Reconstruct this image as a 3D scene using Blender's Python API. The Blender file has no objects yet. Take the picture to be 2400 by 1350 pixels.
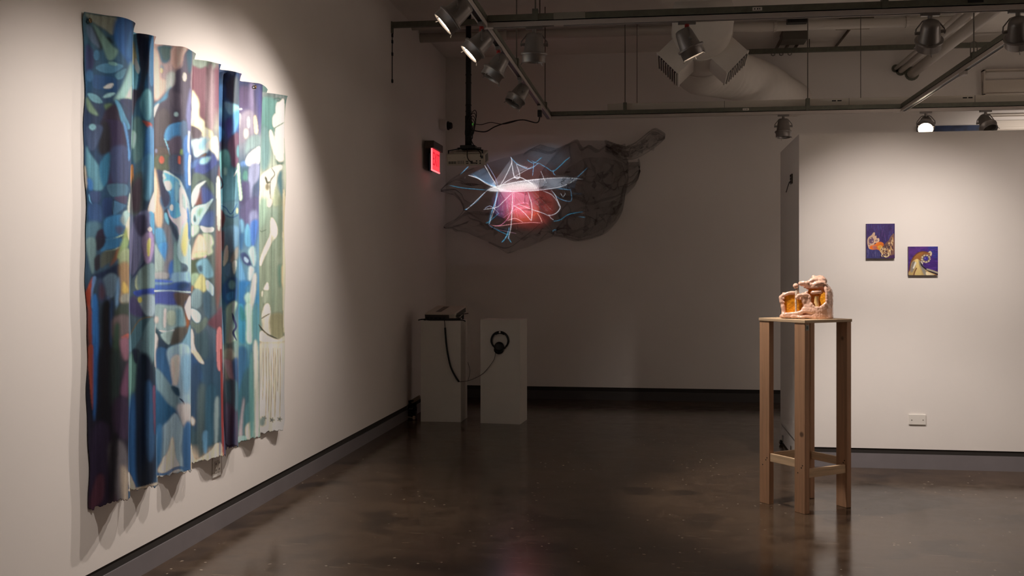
import bpy, bmesh, math, random
import numpy as np
from mathutils import Vector, Matrix

# ------------------------------------------------------------------ camera
F, CX, CY, CAM_H = 2400.0, 1200.0, 640.0, 1.5          # focal length in px, horizon, eye height
YAW = math.atan(340.0 / F)
SN, CS = math.sin(YAW), math.cos(YAW)
scene = bpy.context.scene
cam_data = bpy.data.cameras.new('camera')
cam_data.sensor_width = 36.0
cam_data.lens = 36.0 * F / 2400.0
cam_data.shift_y = -(675.0 - CY) / 2400.0
cam_data.clip_end = 100
cam = bpy.data.objects.new('camera', cam_data)
scene.collection.objects.link(cam)
cam.location = (0, 0, CAM_H)
cam.rotation_euler = (math.pi / 2, 0, YAW)
scene.camera = cam

# ------------------------------------------------------------------ world, exposure
world = bpy.data.worlds.new('night')
scene.world = world
world.use_nodes = True
world.node_tree.nodes['Background'].inputs[0].default_value = (0.02, 0.017, 0.014, 1)
world.node_tree.nodes['Background'].inputs[1].default_value = 0.3
scene.view_settings.view_transform = 'Standard'
scene.view_settings.look = 'None'
scene.view_settings.gamma = 1.0
scene.view_settings.use_curve_mapping = False
scene.view_settings.exposure = 0.28
scene.cycles.diffuse_bounces = 4
scene.cycles.glossy_bounces = 3
scene.cycles.max_bounces = 5
scene.cycles.transparent_max_bounces = 8
scene.cycles.adaptive_threshold = 0.03
scene.cycles.sample_clamp_indirect = 4.0
WARM = (1.0, 0.903, 0.835)

# ------------------------------------------------------------------ helpers
COL = scene.collection
LW = -2.53          # left wall plane
FY = 12.154         # far wall plane
RX = 6.6            # right wall plane
NY = -2.6           # wall behind the camera
CZ = 4.10           # ceiling
PY = 8.19           # front of the movable wall


def ray(u, v):
    l = (u - CX) / F
    return Vector((l * CS - SN, CS + l * SN, (CY - v) / F))


def at_x(u, v, X):
    r = ray(u, v); t = X / r.x
    return Vector((X, t * r.y, CAM_H + t * r.z))


def at_y(u, v, Y):
    r = ray(u, v); t = Y / r.y
    return Vector((t * r.x, Y, CAM_H + t * r.z))


def at_z(u, v, Z):
    r = ray(u, v); t = (Z - CAM_H) / r.z
    return Vector((t * r.x, t * r.y, Z))


def at_d(u, v, d):
    r = ray(u, v)
    return Vector((d * r.x, d * r.y, CAM_H + d * r.z))


def srgb(c):
    out = []
    for x in c[:3]:
        x = x / 255.0
        out.append(x / 12.92 if x <= 0.04045 else ((x + 0.055) / 1.055) ** 2.4)
    return tuple(out)


_mats = {}


def mat(name, col, rough=0.5, metal=0.0, noise=0.0, nscale=20.0, bump=0.0, bscale=60.0, stretch=None, coat=0.0, spec=0.5, detail=3):
    if name in _mats:
        return _mats[name]
    m = bpy.data.materials.new(name)
    m.use_nodes = True
    nt = m.node_tree
    b = nt.nodes['Principled BSDF']
    c = srgb(col)
    b.inputs['Base Color'].default_value = (*c, 1)
    b.inputs['Roughness'].default_value = rough
    b.inputs['Metallic'].default_value = metal
    b.inputs['Specular IOR Level'].default_value = spec
    if coat:
        b.inputs['Coat Weight'].default_value = coat
        b.inputs['Coat Roughness'].default_value = 0.08
    if noise or bump:
        tc = nt.nodes.new('ShaderNodeTexCoord')
        mp = nt.nodes.new('ShaderNodeMapping')
        nt.links.new(tc.outputs['Object'], mp.inputs['Vector'])
        if stretch:
            mp.inputs['Scale'].default_value = stretch
    if noise:
        n = nt.nodes.new('ShaderNodeTexNoise')
        n.inputs['Scale'].default_value = nscale
        n.inputs['Detail'].default_value = detail
        nt.links.new(mp.outputs[0], n.inputs['Vector'])
        r = nt.nodes.new('ShaderNodeValToRGB')
        r.color_ramp.elements[0].position = 0.3
        r.color_ramp.elements[1].position = 0.7
        r.color_ramp.elements[0].color = (*[x * (1 - noise) for x in c], 1)
        r.color_ramp.elements[1].color = (*[min(1, x * (1 + noise)) for x in c], 1)
        nt.links.new(n.outputs[0], r.inputs[0])
        nt.links.new(r.outputs[0], b.inputs['Base Color'])
    if bump:
        n2 = nt.nodes.new('ShaderNodeTexNoise')
        n2.inputs['Scale'].default_value = bscale
        n2.inputs['Detail'].default_value = 4
        nt.links.new(mp.outputs[0], n2.inputs['Vector'])
        bp = nt.nodes.new('ShaderNodeBump')
        bp.inputs['Strength'].default_value = bump
        bp.inputs['Distance'].default_value = 0.01
        nt.links.new(n2.outputs[0], bp.inputs['Height'])
        nt.links.new(bp.outputs[0], b.inputs['Normal'])
    _mats[name] = m
    return m


def emit(name, col, strength, sampled=False):
    if name in _mats:
        return _mats[name]
    m = bpy.data.materials.new(name)
    m.use_nodes = True
    b = m.node_tree.nodes['Principled BSDF']
    b.inputs['Base Color'].default_value = (*col, 1)
    b.inputs['Emission Color'].default_value = (*col, 1)
    b.inputs['Emission Strength'].default_value = strength
    m.cycles.emission_sampling = 'AUTO' if sampled else 'NONE'
    _mats[name] = m
    return m


def mat_attr(name, rough=0.7, bump=0.0, coat=0.0):
    m = bpy.data.materials.new(name)
    m.use_nodes = True
    nt = m.node_tree
    b = nt.nodes['Principled BSDF']
    a = nt.nodes.new('ShaderNodeVertexColor')
    a.layer_name = 'paint'
    n = nt.nodes.new('ShaderNodeTexNoise')
    n.inputs['Scale'].default_value = 220
    n.inputs['Detail'].default_value = 3
    tc = nt.nodes.new('ShaderNodeTexCoord')
    nt.links.new(tc.outputs['Object'], n.inputs['Vector'])
    mx = nt.nodes.new('ShaderNodeMix')
    mx.data_type = 'RGBA'; mx.blend_type = 'OVERLAY'
    mx.inputs[0].default_value = 0.12
    nt.links.new(a.outputs[0], mx.inputs[6])
    nt.links.new(n.outputs[0], mx.inputs[7])
    nt.links.new(mx.outputs[2], b.inputs['Base Color'])
    b.inputs['Roughness'].default_value = rough
    b.inputs['Specular IOR Level'].default_value = 0.3
    if bump:
        bp = nt.nodes.new('ShaderNodeBump')
        bp.inputs['Strength'].default_value = bump
        bp.inputs['Distance'].default_value = 0.004
        nt.links.new(n.outputs[0], bp.inputs['Height'])
        nt.links.new(bp.outputs[0], b.inputs['Normal'])
    if coat:
        b.inputs['Coat Weight'].default_value = coat
    return m


class MB:
    """collects shapes, then links them as one mesh object"""
    def __init__(self):
        self.v = []; self.f = []

    def add(self, vs, fs):
        o = len(self.v)
        self.v += [tuple(p) for p in vs]
        self.f += [tuple(i + o for i in q) for q in fs]
        return self

    def box(self, lo, hi, M=None):
        x0, y0, z0 = lo; x1, y1, z1 = hi
        vs = [Vector(p) for p in ((x0, y0, z0), (x1, y0, z0), (x1, y1, z0), (x0, y1, z0), (x0, y0, z1), (x1, y0, z1), (x1, y1, z1), (x0, y1, z1))]
        if M:
            vs = [M @ p for p in vs]
        return self.add(vs, [(3, 2, 1, 0), (4, 5, 6, 7), (0, 1, 5, 4), (1, 2, 6, 5), (2, 3, 7, 6), (3, 0, 4, 7)])

    def beam(self, a, b, w, h, up=(0, 0, 1)):
        """box bar from a to b; w across, h along up; a and b are the centres of the ends"""
        a, b = Vector(a), Vector(b)
        d = (b - a).normalized(); up = Vector(up)
        s = d.cross(up)
        if s.length < 1e-4:
            s = d.cross(Vector((1, 0, 0)))
        s.normalize(); n = s.cross(d)
        vs = []
        for p in (a, b):
            for i, j in ((-1, -1), (1, -1), (1, 1), (-1, 1)):
                vs.append(p + s * (w / 2 * i) + n * (h / 2 * j))
        return self.add(vs, [(0, 3, 2, 1), (4, 5, 6, 7), (0, 1, 5, 4), (1, 2, 6, 5), (2, 3, 7, 6), (3, 0, 4, 7)])

    def tube(self, pts, r, n=8, cap=True, closed=False):
        pts = [Vector(p) for p in pts]
        R = r if isinstance(r, (list, tuple)) else [r] * len(pts)
        o = len(self.v)
        prev = None
        for i, p in enumerate(pts):
            if closed:
                t = pts[(i + 1) % len(pts)] - pts[i - 1]
            else:
                t = pts[min(i + 1, len(pts) - 1)] - pts[max(i - 1, 0)]
            t.normalize()
            if prev is None:
                s = t.cross(Vector((0, 0, 1)))
                if s.length < 1e-3:
                    s = t.cross(Vector((1, 0, 0)))
            else:
                s = prev - t * prev.dot(t)
            s.normalize(); prev = s
            q = t.cross(s)
            for k in range(n):
                an = 2 * math.pi * k / n
                self.v.append(tuple(p + (s * math.cos(an) + q * math.sin(an)) * R[i]))
        m = len(pts)
        for i in range(m if closed else m - 1):
            j = (i + 1) % m
            for k in range(n):
                k2 = (k + 1) % n
                self.f.append((o + i * n + k, o + i * n + k2, o + j * n + k2, o + j * n + k))
        if cap and not closed:
            self.f.append(tuple(o + k for k in reversed(range(n))))
            self.f.append(tuple(o + (m - 1) * n + k for k in range(n)))
        return self

    def lathe(self, prof, M=None, n=24, cap=False):
        """prof: (radius, height) along local z"""
        o = len(self.v)
        for r, z in prof:
            for k in range(n):
                an = 2 * math.pi * k / n
                p = Vector((r * math.cos(an), r * math.sin(an), z))
                if M:
                    p = M @ p
                self.v.append(tuple(p))
        for i in range(len(prof) - 1):
            for k in range(n):
                k2 = (k + 1) % n
                self.f.append((o + i * n + k, o + i * n + k2, o + (i + 1) * n + k2, o + (i + 1) * n + k))
        if cap:
            self.f.append(tuple(o + k for k in reversed(range(n))))
            self.f.append(tuple(o + (len(prof) - 1) * n + k for k in range(n)))
        return self

    def ball(self, c, r, n=10, sc=(1, 1, 1)):
        prof = []
        c = Vector(c)
        o = len(self.v)
        rings = n // 2 + 1
        for i in range(rings + 1):
            th = math.pi * i / rings
            for k in range(n):
                an = 2 * math.pi * k / n
                self.v.append((c.x + r * sc[0] * math.sin(th) * math.cos(an), c.y + r * sc[1] * math.sin(th) * math.sin(an), c.z + r * sc[2] * math.cos(th)))
        for i in range(rings):
            for k in range(n):
                k2 = (k + 1) % n
                self.f.append((o + i * n + k, o + (i + 1) * n + k, o + (i + 1) * n + k2, o + i * n + k2))
        return self

    def build(self, name, m, parent=None, smooth=False, bevel=0.0, origin=None):
        me = bpy.data.meshes.new(name)
        off = Vector((0, 0, 0))
        if parent is not None:
            off = Vector(parent.get('_org', (0, 0, 0)))
        elif origin is not None:
            off = Vector(origin)
        me.from_pydata([tuple(Vector(p) - off) for p in self.v], [], self.f)
        me.materials.append(m)
        me.update()
        if smooth:
            for p in me.polygons:
                p.use_smooth = True
        o = bpy.data.objects.new(name, me)
        COL.objects.link(o)
        if parent is not None:
            o.parent = parent
            if '_org' in parent.keys():
                o['_org'] = parent['_org']
        elif origin is not None:
            o.location = off
            o['_org'] = tuple(off)
        if bevel:
            md = o.modifiers.new('bevel', 'BEVEL')
            md.width = bevel; md.segments = 2; md.limit_method = 'ANGLE'
        return o


def tag(o, label=None, cat=None, group=None, kind=None):
    if label: o['label'] = label
    if cat: o['category'] = cat
    if group: o['group'] = group
    if kind: o['kind'] = kind
    return o


def thing(name, label, cat, loc, group=None):
    """an Empty at the thing's base; parts are given in world coordinates and stored relative to it"""
    o = bpy.data.objects.new(name, None)
    COL.objects.link(o)
    o.location = loc
    o.empty_display_size = 0.05
    o['_org'] = tuple(loc)
    return tag(o, label, cat, group)


def struct(o):
    o['kind'] = 'structure'
    return o


def smooth_path(pts, n=8, closed=False):
    pts = [Vector(p) for p in pts]
    m = len(pts); out = []
    for i in range(m if closed else m - 1):
        if closed:
            a, b, c, d = pts[i - 1], pts[i], pts[(i + 1) % m], pts[(i + 2) % m]
        else:
            a, b, c, d = pts[max(i - 1, 0)], pts[i], pts[i + 1], pts[min(i + 2, m - 1)]
        for k in range(n):
            t = k / n
            out.append(0.5 * ((2 * b) + (c - a) * t + (2 * a - 5 * b + 4 * c - d) * t * t + (3 * b - a - 3 * c + d) * t ** 3))
    if not closed:
        out.append(pts[-1])
    return out


# ------------------------------------------------------------------ materials of the room
M_WALL = mat('white_wall_paint', (232, 225, 219), 0.75, noise=0.012, nscale=2.5, spec=0.3, detail=1)
M_CEIL = mat('white_ceiling_paint', (228, 221, 212), 0.85, noise=0.04, nscale=3)
M_REVEAL = mat('dark_reveal', (42, 37, 33), 0.8)  # one even dark tone for the recessed bands above the baseboards
M_BASE = mat('grey_baseboard_paint', (122, 116, 118), 0.45, noise=0.05, nscale=6)
M_STRUT = mat('galvanised_strut', (112, 112, 100), 0.55, 0.5, noise=0.12, nscale=30)
M_TRACK = mat('grey_white_track', (190, 180, 172), 0.5, noise=0.03)
M_BLACK = mat('black_plastic', (14, 13, 13), 0.45)
M_CABLE = mat('black_cable', (16, 14, 13), 0.5)
M_CAN = mat('grey_lamp_metal', (136, 130, 126), 0.38, 0.55, noise=0.05)
M_DARKCAN = mat('dark_lamp_inside', (40, 38, 36), 0.5, 0.3)
M_RED = mat('red_sleeve', (150, 24, 20), 0.5)
M_STEEL = mat('steel_rod', (110, 104, 98), 0.4, 0.8)
M_PEDESTAL = mat('white_pedestal_paint', (226, 220, 212), 0.6, noise=0.015, nscale=4)
M_DUCT = mat('painted_duct', (230, 223, 214), 0.6, noise=0.03, nscale=8)
M_PIPE = mat('painted_pipe', (206, 198, 188), 0.6)


def floor_material():
    m = bpy.data.materials.new('polished_concrete')
    m.use_nodes = True
    nt = m.node_tree
    b = nt.nodes['Principled BSDF']
    tc = nt.nodes.new('ShaderNodeTexCoord')
    def noise(scale, detail, rough=0.55, vec=None):
        n = nt.nodes.new('ShaderNodeTexNoise')
        n.inputs['Scale'].default_value = scale
        n.inputs['Detail'].default_value = detail
        n.inputs['Roughness'].default_value = rough
        nt.links.new(vec or tc.outputs['Object'], n.inputs['Vector'])
        return n
    def ramp(src, stops):
        r = nt.nodes.new('ShaderNodeValToRGB')
        e = r.color_ramp.elements
        while len(e) < len(stops):
            e.new(0.5)
        for i, (p, c) in enumerate(stops):
            e[i].position = p; e[i].color = (*c, 1)
        nt.links.new(src, r.inputs[0])
        return r
    def mix(fac, a, bb, mode='MIX'):
        x = nt.nodes.new('ShaderNodeMix')
        x.data_type = 'RGBA'; x.blend_type = mode
        if isinstance(fac, float):
            x.inputs[0].default_value = fac
        else:
            nt.links.new(fac, x.inputs[0])
        nt.links.new(a, x.inputs[6])
        if isinstance(bb, tuple):
            x.inputs[7].default_value = (*bb, 1)
        else:
            nt.links.new(bb, x.inputs[7])
        return x
    n1 = noise(0.9, 5, 0.6)
    base = ramp(n1.outputs[0], [(0.28, srgb((64, 51, 39))), (0.5, srgb((82, 66, 52))), (0.72, srgb((96, 79, 62)))])
    n2 = noise(6, 6, 0.7)
    mott = ramp(n2.outputs[0], [(0.3, (0.45, 0.43, 0.41)), (0.7, (1.35, 1.32, 1.3))])
    c1 = mix(0.7, base.outputs[0], mott.outputs[0], 'MULTIPLY')
    n3 = noise(2.2, 5, 0.5)                                     # dark rubbed patches
    patch = ramp(n3.outputs[0], [(0.56, (0, 0, 0)), (0.66, (1, 1, 1))])
    c2 = mix(patch.outputs[0], c1.outputs[2], srgb((52, 41, 32)))
    # chips: pale aggregate specks
    vo = nt.nodes.new('ShaderNodeTexVoronoi')
    vo.voronoi_dimensions = '2D'
    vo.inputs['Scale'].default_value = 7
    vo.inputs['Randomness'].default_value = 1
    n4 = noise(25, 4)
    vm = nt.nodes.new('ShaderNodeMix'); vm.data_type = 'RGBA'
    vm.inputs[0].default_value = 0.035
    nt.links.new(tc.outputs['Object'], vm.inputs[6]); nt.links.new(n4.outputs[1], vm.inputs[7])
    nt.links.new(vm.outputs[2], vo.inputs['Vector'])
    sp = ramp(vo.outputs['Distance'], [(0.022, (1, 1, 1)), (0.06, (0, 0, 0))])
    n5 = noise(1.7, 2)
    sel = ramp(n5.outputs[0], [(0.5, (0, 0, 0)), (0.62, (1, 1, 1))])
    spm = mix(1.0, sp.outputs[0], sel.outputs[0], 'MULTIPLY')
    c3 = mix(spm.outputs[2], c2.outputs[2], srgb((178, 162, 142)))
    # scratches
    mp = nt.nodes.new('ShaderNodeMapping')
    mp.inputs['Rotation'].default_value = (0, 0, 0.5)
    mp.inputs['Scale'].default_value = (1.2, 14, 1)
    nt.links.new(tc.outputs['Object'], mp.inputs['Vector'])
    n6 = noise(3.5, 3, 0.5, mp.outputs[0])
    scr = ramp(n6.outputs[0], [(0.66, (0, 0, 0)), (0.71, (1, 1, 1))])
    c4 = mix(scr.outputs[0], c3.outputs[2], srgb((112, 94, 76)))
    nt.links.new(c4.outputs[2], b.inputs['Base Color'])
    rr = nt.nodes.new('ShaderNodeMapRange')
    rr.inputs['From Min'].default_value = 0.25; rr.inputs['From Max'].default_value = 0.75
    rr.inputs['To Min'].default_value = 0.10; rr.inputs['To Max'].default_value = 0.24
    nt.links.new(n2.outputs[0], rr.inputs['Value'])
    nt.links.new(rr.outputs[0], b.inputs['Roughness'])
    b.inputs['Specular IOR Level'].default_value = 0.5
    n7 = noise(3.0, 3, 0.5)
    bp = nt.nodes.new('ShaderNodeBump')
    bp.inputs['Strength'].default_value = 0.06
    bp.inputs['Distance'].default_value = 0.02
    nt.links.new(n7.outputs[0], bp.inputs['Height'])
    nt.links.new(bp.outputs[0], b.inputs['Normal'])
    return m


# ------------------------------------------------------------------ room shell
struct(MB().box((LW - 0.2, NY - 0.2, -0.15), (RX + 0.2, FY + 0.2, 0)).build('floor', floor_material()))
struct(MB().box((LW - 0.2, NY - 0.2, CZ), (RX + 0.2, FY + 0.2, CZ + 0.2)).build('ceiling', M_CEIL))
RV = 0.147
wl = struct(MB().box((LW - 0.2, NY, RV), (LW, FY, CZ)).build('wall_left', M_WALL))
struct(MB().box((LW - 0.2, NY, 0), (LW - 0.008, FY, RV)).build('trim_1', M_REVEAL))
struct(MB().box((LW - 0.008, NY, 0), (LW, FY - 0.01, 0.10)).build('baseboard_left', M_BASE))
struct(MB().box((LW - 0.2, FY, RV), (RX, FY + 0.2, CZ)).build('wall_back', M_WALL))
struct(MB().box((LW - 0.2, FY + 0.008, 0), (RX, FY + 0.2, RV)).build('trim_2', M_REVEAL))
struct(MB().box((LW, FY, 0), (RX, FY + 0.008, 0.10)).build('baseboard_back', mat('shaded_grey_baseboard', (66, 62, 60), 0.5)))  # grey baseboard, its colour darkened for the shade at the far wall
struct(MB().box((RX, NY, 0), (RX + 0.2, FY, CZ)).build('wall_right', M_WALL))
struct(MB().box((LW - 0.2, NY - 0.2, 0), (RX + 0.2, NY, CZ)).build('wall_front', M_WALL))

# ------------------------------------------------------------------ movable wall on the right
PX, PT, PB = 1.092, 2.58, 9.40
pw = thing('partition_wall', 'thick white free-standing partition wall hung with two small purple paintings', 'partition', (PX, PY, 0))
MB().box((PX, PY, 0.152), (5.2, PB, PT)).build('body', M_WALL, pw)
MB().box((PX + 0.03, PY + 0.008, 0.045), (5.2, PB - 0.03, 0.152)).build('reveal', M_REVEAL, pw)
MB().box((PX + 0.02, PY, 0.0), (5.2, PY + 0.008, 0.112)).build('baseboard', M_BASE, pw)
MB().box((PX, PY + 0.008, 0.016), (PX + 0.03, PB, 0.16)).build('end_panel', M_WALL, pw)
M_CHROME = mat('chrome', (190, 184, 176), 0.2, 1.0)
for cy_ in (8.62, 9.20):
    c = MB()
    c.box((PX - 0.010, cy_ - 0.028, 0.034), (PX + 0.0, cy_ + 0.028, 0.085))
    c.build('caster_bracket', M_CHROME, pw, bevel=0.003)
    R = Matrix.Translation((PX - 0.02, cy_, 0.0205)) @ Matrix.Rotation(math.pi / 2, 4, 'Y')
    wob = MB().lathe([(0.006, -0.009), (0.018, -0.009), (0.020, -0.004), (0.020, 0.004), (0.018, 0.009), (0.006, 0.009)], R, 20, True).build('caster_wheel', M_BLACK, pw, smooth=False)
    MB().lathe([(0.004, -0.016), (0.010, -0.016), (0.010, 0.016), (0.004, 0.016)], R, 12, True).build('hub', M_CHROME, wob)
# latch high on its end
lt = at_x(1856, 420, PX)
MB().box((PX - 0.012, lt.y - 0.06, lt.z - 0.04), (PX, lt.y + 0.035, lt.z + 0.04)).build('latch_plate', mat('latch_metal', (92, 84, 74), 0.4, 0.6), pw, bevel=0.003)
MB().tube([(PX - 0.016, lt.y + 0.03, lt.z - 0.02), (PX - 0.016, lt.y + 0.12, lt.z - 0.045), (PX - 0.014, lt.y + 0.26, lt.z - 0.085)], 0.004, 6).build('latch_rod', M_BLACK, pw)
for dz in (-0.026, 0.0, 0.026):
    MB().box((PX - 0.017, lt.y - 0.04, lt.z + dz - 0.008), (PX - 0.012, lt.y + 0.0, lt.z + dz + 0.008)).build('screw_head', M_BLACK, pw)

# ================================================================== painted raster helpers
class Canvas:
    """a small paint board in photo coordinates; its colours end up as the colour attribute of real cloth or board"""
    def __init__(self, u0, v0, u1, v1, res=1.0):
        self.u0, self.v0, self.res = u0, v0, res
        self.w, self.h = int((u1 - u0) * res) + 1, int((v1 - v0) * res) + 1
        self.a = np.zeros((self.h, self.w, 3))
        self.frame = (0, 0, 1.0)
        self.model = None
        self.sk = 1.0

    @staticmethod
    def lin(c):
        return np.array(srgb(c))

    def pts(self, s):
        fx, fy, k = self.frame
        p = np.array([[float(t) for t in q.split(',')] for q in s.split()])
        p = p * k + np.array([fx, fy])
        return (p - np.array([self.u0, self.v0])) * self.res

    @staticmethod
    def spline(p, n=6, closed=True):
        out = []; m = len(p)
        for i in range(m if closed else m - 1):
            if closed:
                a, b, c, d = p[i - 1], p[i], p[(i + 1) % m], p[(i + 2) % m]
            else:
                a, b, c, d = p[max(i - 1, 0)], p[i], p[i + 1], p[min(i + 2, m - 1)]
            for k in range(n):
                t = k / n
                out.append(0.5 * ((2 * b) + (c - a) * t + (2 * a - 5 * b + 4 * c - d) * t * t + (3 * b - a - 3 * c + d) * t ** 3))
        if not closed:
            out.append(p[-1])
        return np.array(out)

    @staticmethod
    def blur(m, r):
        r = int(round(r))
        if r < 1:
            return m
        for _ in range(2):
            for ax in (0, 1):
                pad = [(0, 0), (0, 0)]; pad[ax] = (r + 1, r)
                c = np.cumsum(np.pad(m, pad, mode='edge'), axis=ax)
                n = m.shape[ax]
                hi = np.take(c, np.arange(2 * r + 1, 2 * r + 1 + n), axis=ax)
                lo = np.take(c, np.arange(0, n), axis=ax)
                m = (hi - lo) / (2 * r + 1)
        return m

    def blend(self, mask, x0, y0, col, alpha):
        h, w = mask.shape
        sub = self.a[y0:y0 + h, x0:x0 + w]
        k = (mask * alpha)[..., None]
        sub[...] = sub * (1 - k) + self.lin(col) * k

    def poly(self, s, col, soft=2.0, alpha=1.0, sharp=False, clip=None):
        p = self.pts(s) if isinstance(s, str) else s
        if not sharp and len(p) > 2:
            p = self.spline(p)
        soft = soft * self.res * self.sk
        pad = int(soft * 2 + 6)
        x0 = max(0, int(p[:, 0].min()) - pad); x1 = min(self.w, int(p[:, 0].max()) + pad)
        y0 = max(0, int(p[:, 1].min()) - pad); y1 = min(self.h, int(p[:, 1].max()) + pad)
        if x1 <= x0 or y1 <= y0:
            return
        X, Y = np.meshgrid(np.arange(x0, x1) + 0.5, np.arange(y0, y1) + 0.5)
        inside = np.zeros(X.shape, bool)
        n = len(p)
        for i in range(n):
            xa, ya = p[i]; xb, yb = p[(i + 1) % n]
            if ya == yb:
                continue
            cond = ((ya > Y) != (yb > Y)) & (X < (xb - xa) * (Y - ya) / (yb - ya) + xa)
            inside ^= cond
        m = self.blur(inside.astype(float), soft / 1.5)
        cl = clip[y0:y1, x0:x1] if clip is not None else 1.0
        if self.model is not None and m.size > 60:
            # brushwork: each form is turned by a tonal ramp, a light rim and a dark contour around it
            r = self.model
            wide = self.blur(inside.astype(float), 3.2)
            sub = self.a[y0:y1, x0:x1]
            sub *= (1 - 0.26 * alpha * np.clip(wide * (1 - m) * 2.0, 0, 1) * cl)[..., None]
            nx_ = (X - X.mean()) / max(np.ptp(X), 1) * 2; ny_ = (Y - Y.mean()) / max(np.ptp(Y), 1) * 2
            th = r.uniform(0, 6.283)
            tone = 1 + 0.28 * (math.cos(th) * nx_ + 0.6 * math.sin(th) * ny_)
            rim = np.clip(m - wide, 0, 1)
            tone = tone * (1 + 0.55 * rim)
            k = (m * cl * alpha)[..., None]
            sub[...] = sub * (1 - k) + np.clip(self.lin(col) * tone[..., None], 0, 1) * k
            return
        self.blend(m * cl, x0, y0, col, alpha)

    def line(self, s, col, w=2.0, alpha=1.0, soft=0.7, sharp=False, taper=False, add=False):
        p = self.pts(s) if isinstance(s, str) else s
        if len(p) > 2 and not sharp:
            p = self.spline(p, 8, False)
        w = w * self.res; soft = max(soft * self.res, 0.3)
        pad = int(w + soft * 2 + 3)
        x0 = max(0, int(p[:, 0].min()) - pad); x1 = min(self.w, int(p[:, 0].max()) + pad)
        y0 = max(0, int(p[:, 1].min()) - pad); y1 = min(self.h, int(p[:, 1].max()) + pad)
        if x1 <= x0 or y1 <= y0:
            return
        X, Y = np.meshgrid(np.arange(x0, x1) + 0.5, np.arange(y0, y1) + 0.5)
        best = np.zeros(X.shape)
        n = len(p) - 1
        for i in range(n):
            a, b = p[i], p[i + 1]
            d = b - a; L = d @ d + 1e-9
            t = np.clip(((X - a[0]) * d[0] + (Y - a[1]) * d[1]) / L, 0, 1)
            dist = np.hypot(X - a[0] - t * d[0], Y - a[1] - t * d[1])
            ww = w / 2
            if taper:
                f = (i + t) / n
                ww = ww * np.clip(np.minimum(f, 1 - f) * 5 + 0.1, 0, 1)
            best = np.maximum(best, np.clip((ww + soft - dist) / soft, 0, 1))
        if add:
            self.a[y0:y1, x0:x1] += (best * alpha)[..., None] * self.lin(col)
        else:
            self.blend(best, x0, y0, col, alpha)

    def ell(self, cx, cy, rx, ry, col, soft=2.0, ang=0.0, alpha=1.0):
        an = np.linspace(0, 2 * np.pi, 24, endpoint=False)
        c, s = math.cos(math.radians(ang)), math.sin(math.radians(ang))
        x = cx + rx * np.cos(an) * c - ry * np.sin(an) * s
        y = cy + rx * np.cos(an) * s + ry * np.sin(an) * c
        fx, fy, k = self.frame
        p = (np.stack([x, y], 1) * k + np.array([fx, fy]) - np.array([self.u0, self.v0])) * self.res
        self.poly(p, col, soft, alpha, sharp=True)

    def sample(self, u, v):
        x = np.clip((np.asarray(u) - self.u0) * self.res, 0, self.w - 1.001)
        y = np.clip((np.asarray(v) - self.v0) * self.res, 0, self.h - 1.001)
        xi, yi = x.astype(int), y.astype(int)
        fx, fy = (x - xi)[..., None], (y - yi)[..., None]
        a = self.a
        return (a[yi, xi] * (1 - fx) + a[yi, xi + 1] * fx) * (1 - fy) + (a[yi + 1, xi] * (1 - fx) + a[yi + 1, xi + 1] * fx) * fy


def grid_object(name, verts, nx, ny, colors, material, parent=None, thickness=0.0, smooth=True, org=None, closed=None):
    """verts: (ny, nx, 3) array; colours as a colour attribute called paint"""
    off = np.array(parent['_org']) if parent is not None else (np.array(org) if org is not None else np.zeros(3))
    V = (verts - off).reshape(-1, 3)
    idx = np.arange(nx * ny).reshape(ny, nx)
    q = np.stack([idx[:-1, :-1], idx[1:, :-1], idx[1:, 1:], idx[:-1, 1:]], -1).reshape(-1, 4)
    me = bpy.data.meshes.new(name)
    me.vertices.add(len(V)); me.vertices.foreach_set('co', V.ravel())
    me.loops.add(q.size); me.loops.foreach_set('vertex_index', q.ravel().astype(np.int32))
    me.polygons.add(len(q)); me.polygons.foreach_set('loop_start', np.arange(0, q.size, 4, dtype=np.int32))
    me.polygons.foreach_set('loop_total', np.full(len(q), 4, dtype=np.int32))
    me.update(calc_edges=True)
    if smooth:
        me.polygons.foreach_set('use_smooth', np.ones(len(q), bool))
    if colors is not None:
        ca = me.color_attributes.new('paint', 'FLOAT_COLOR', 'POINT')
        c4 = np.concatenate([colors.reshape(-1, 3), np.ones((len(V), 1))], 1)
        ca.data.foreach_set('color', c4.ravel().astype(np.float32))
    me.materials.append(material)
    o = bpy.data.objects.new(name, me)
    COL.objects.link(o)
    if parent is not None:
        o.parent = parent
    elif org is not None:
        o.location = org
        o['_org'] = tuple(org)
    if thickness:
        md = o.modifiers.new('cloth_thickness', 'SOLIDIFY')
        md.thickness = thickness; md.offset = 0
    return o


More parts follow.
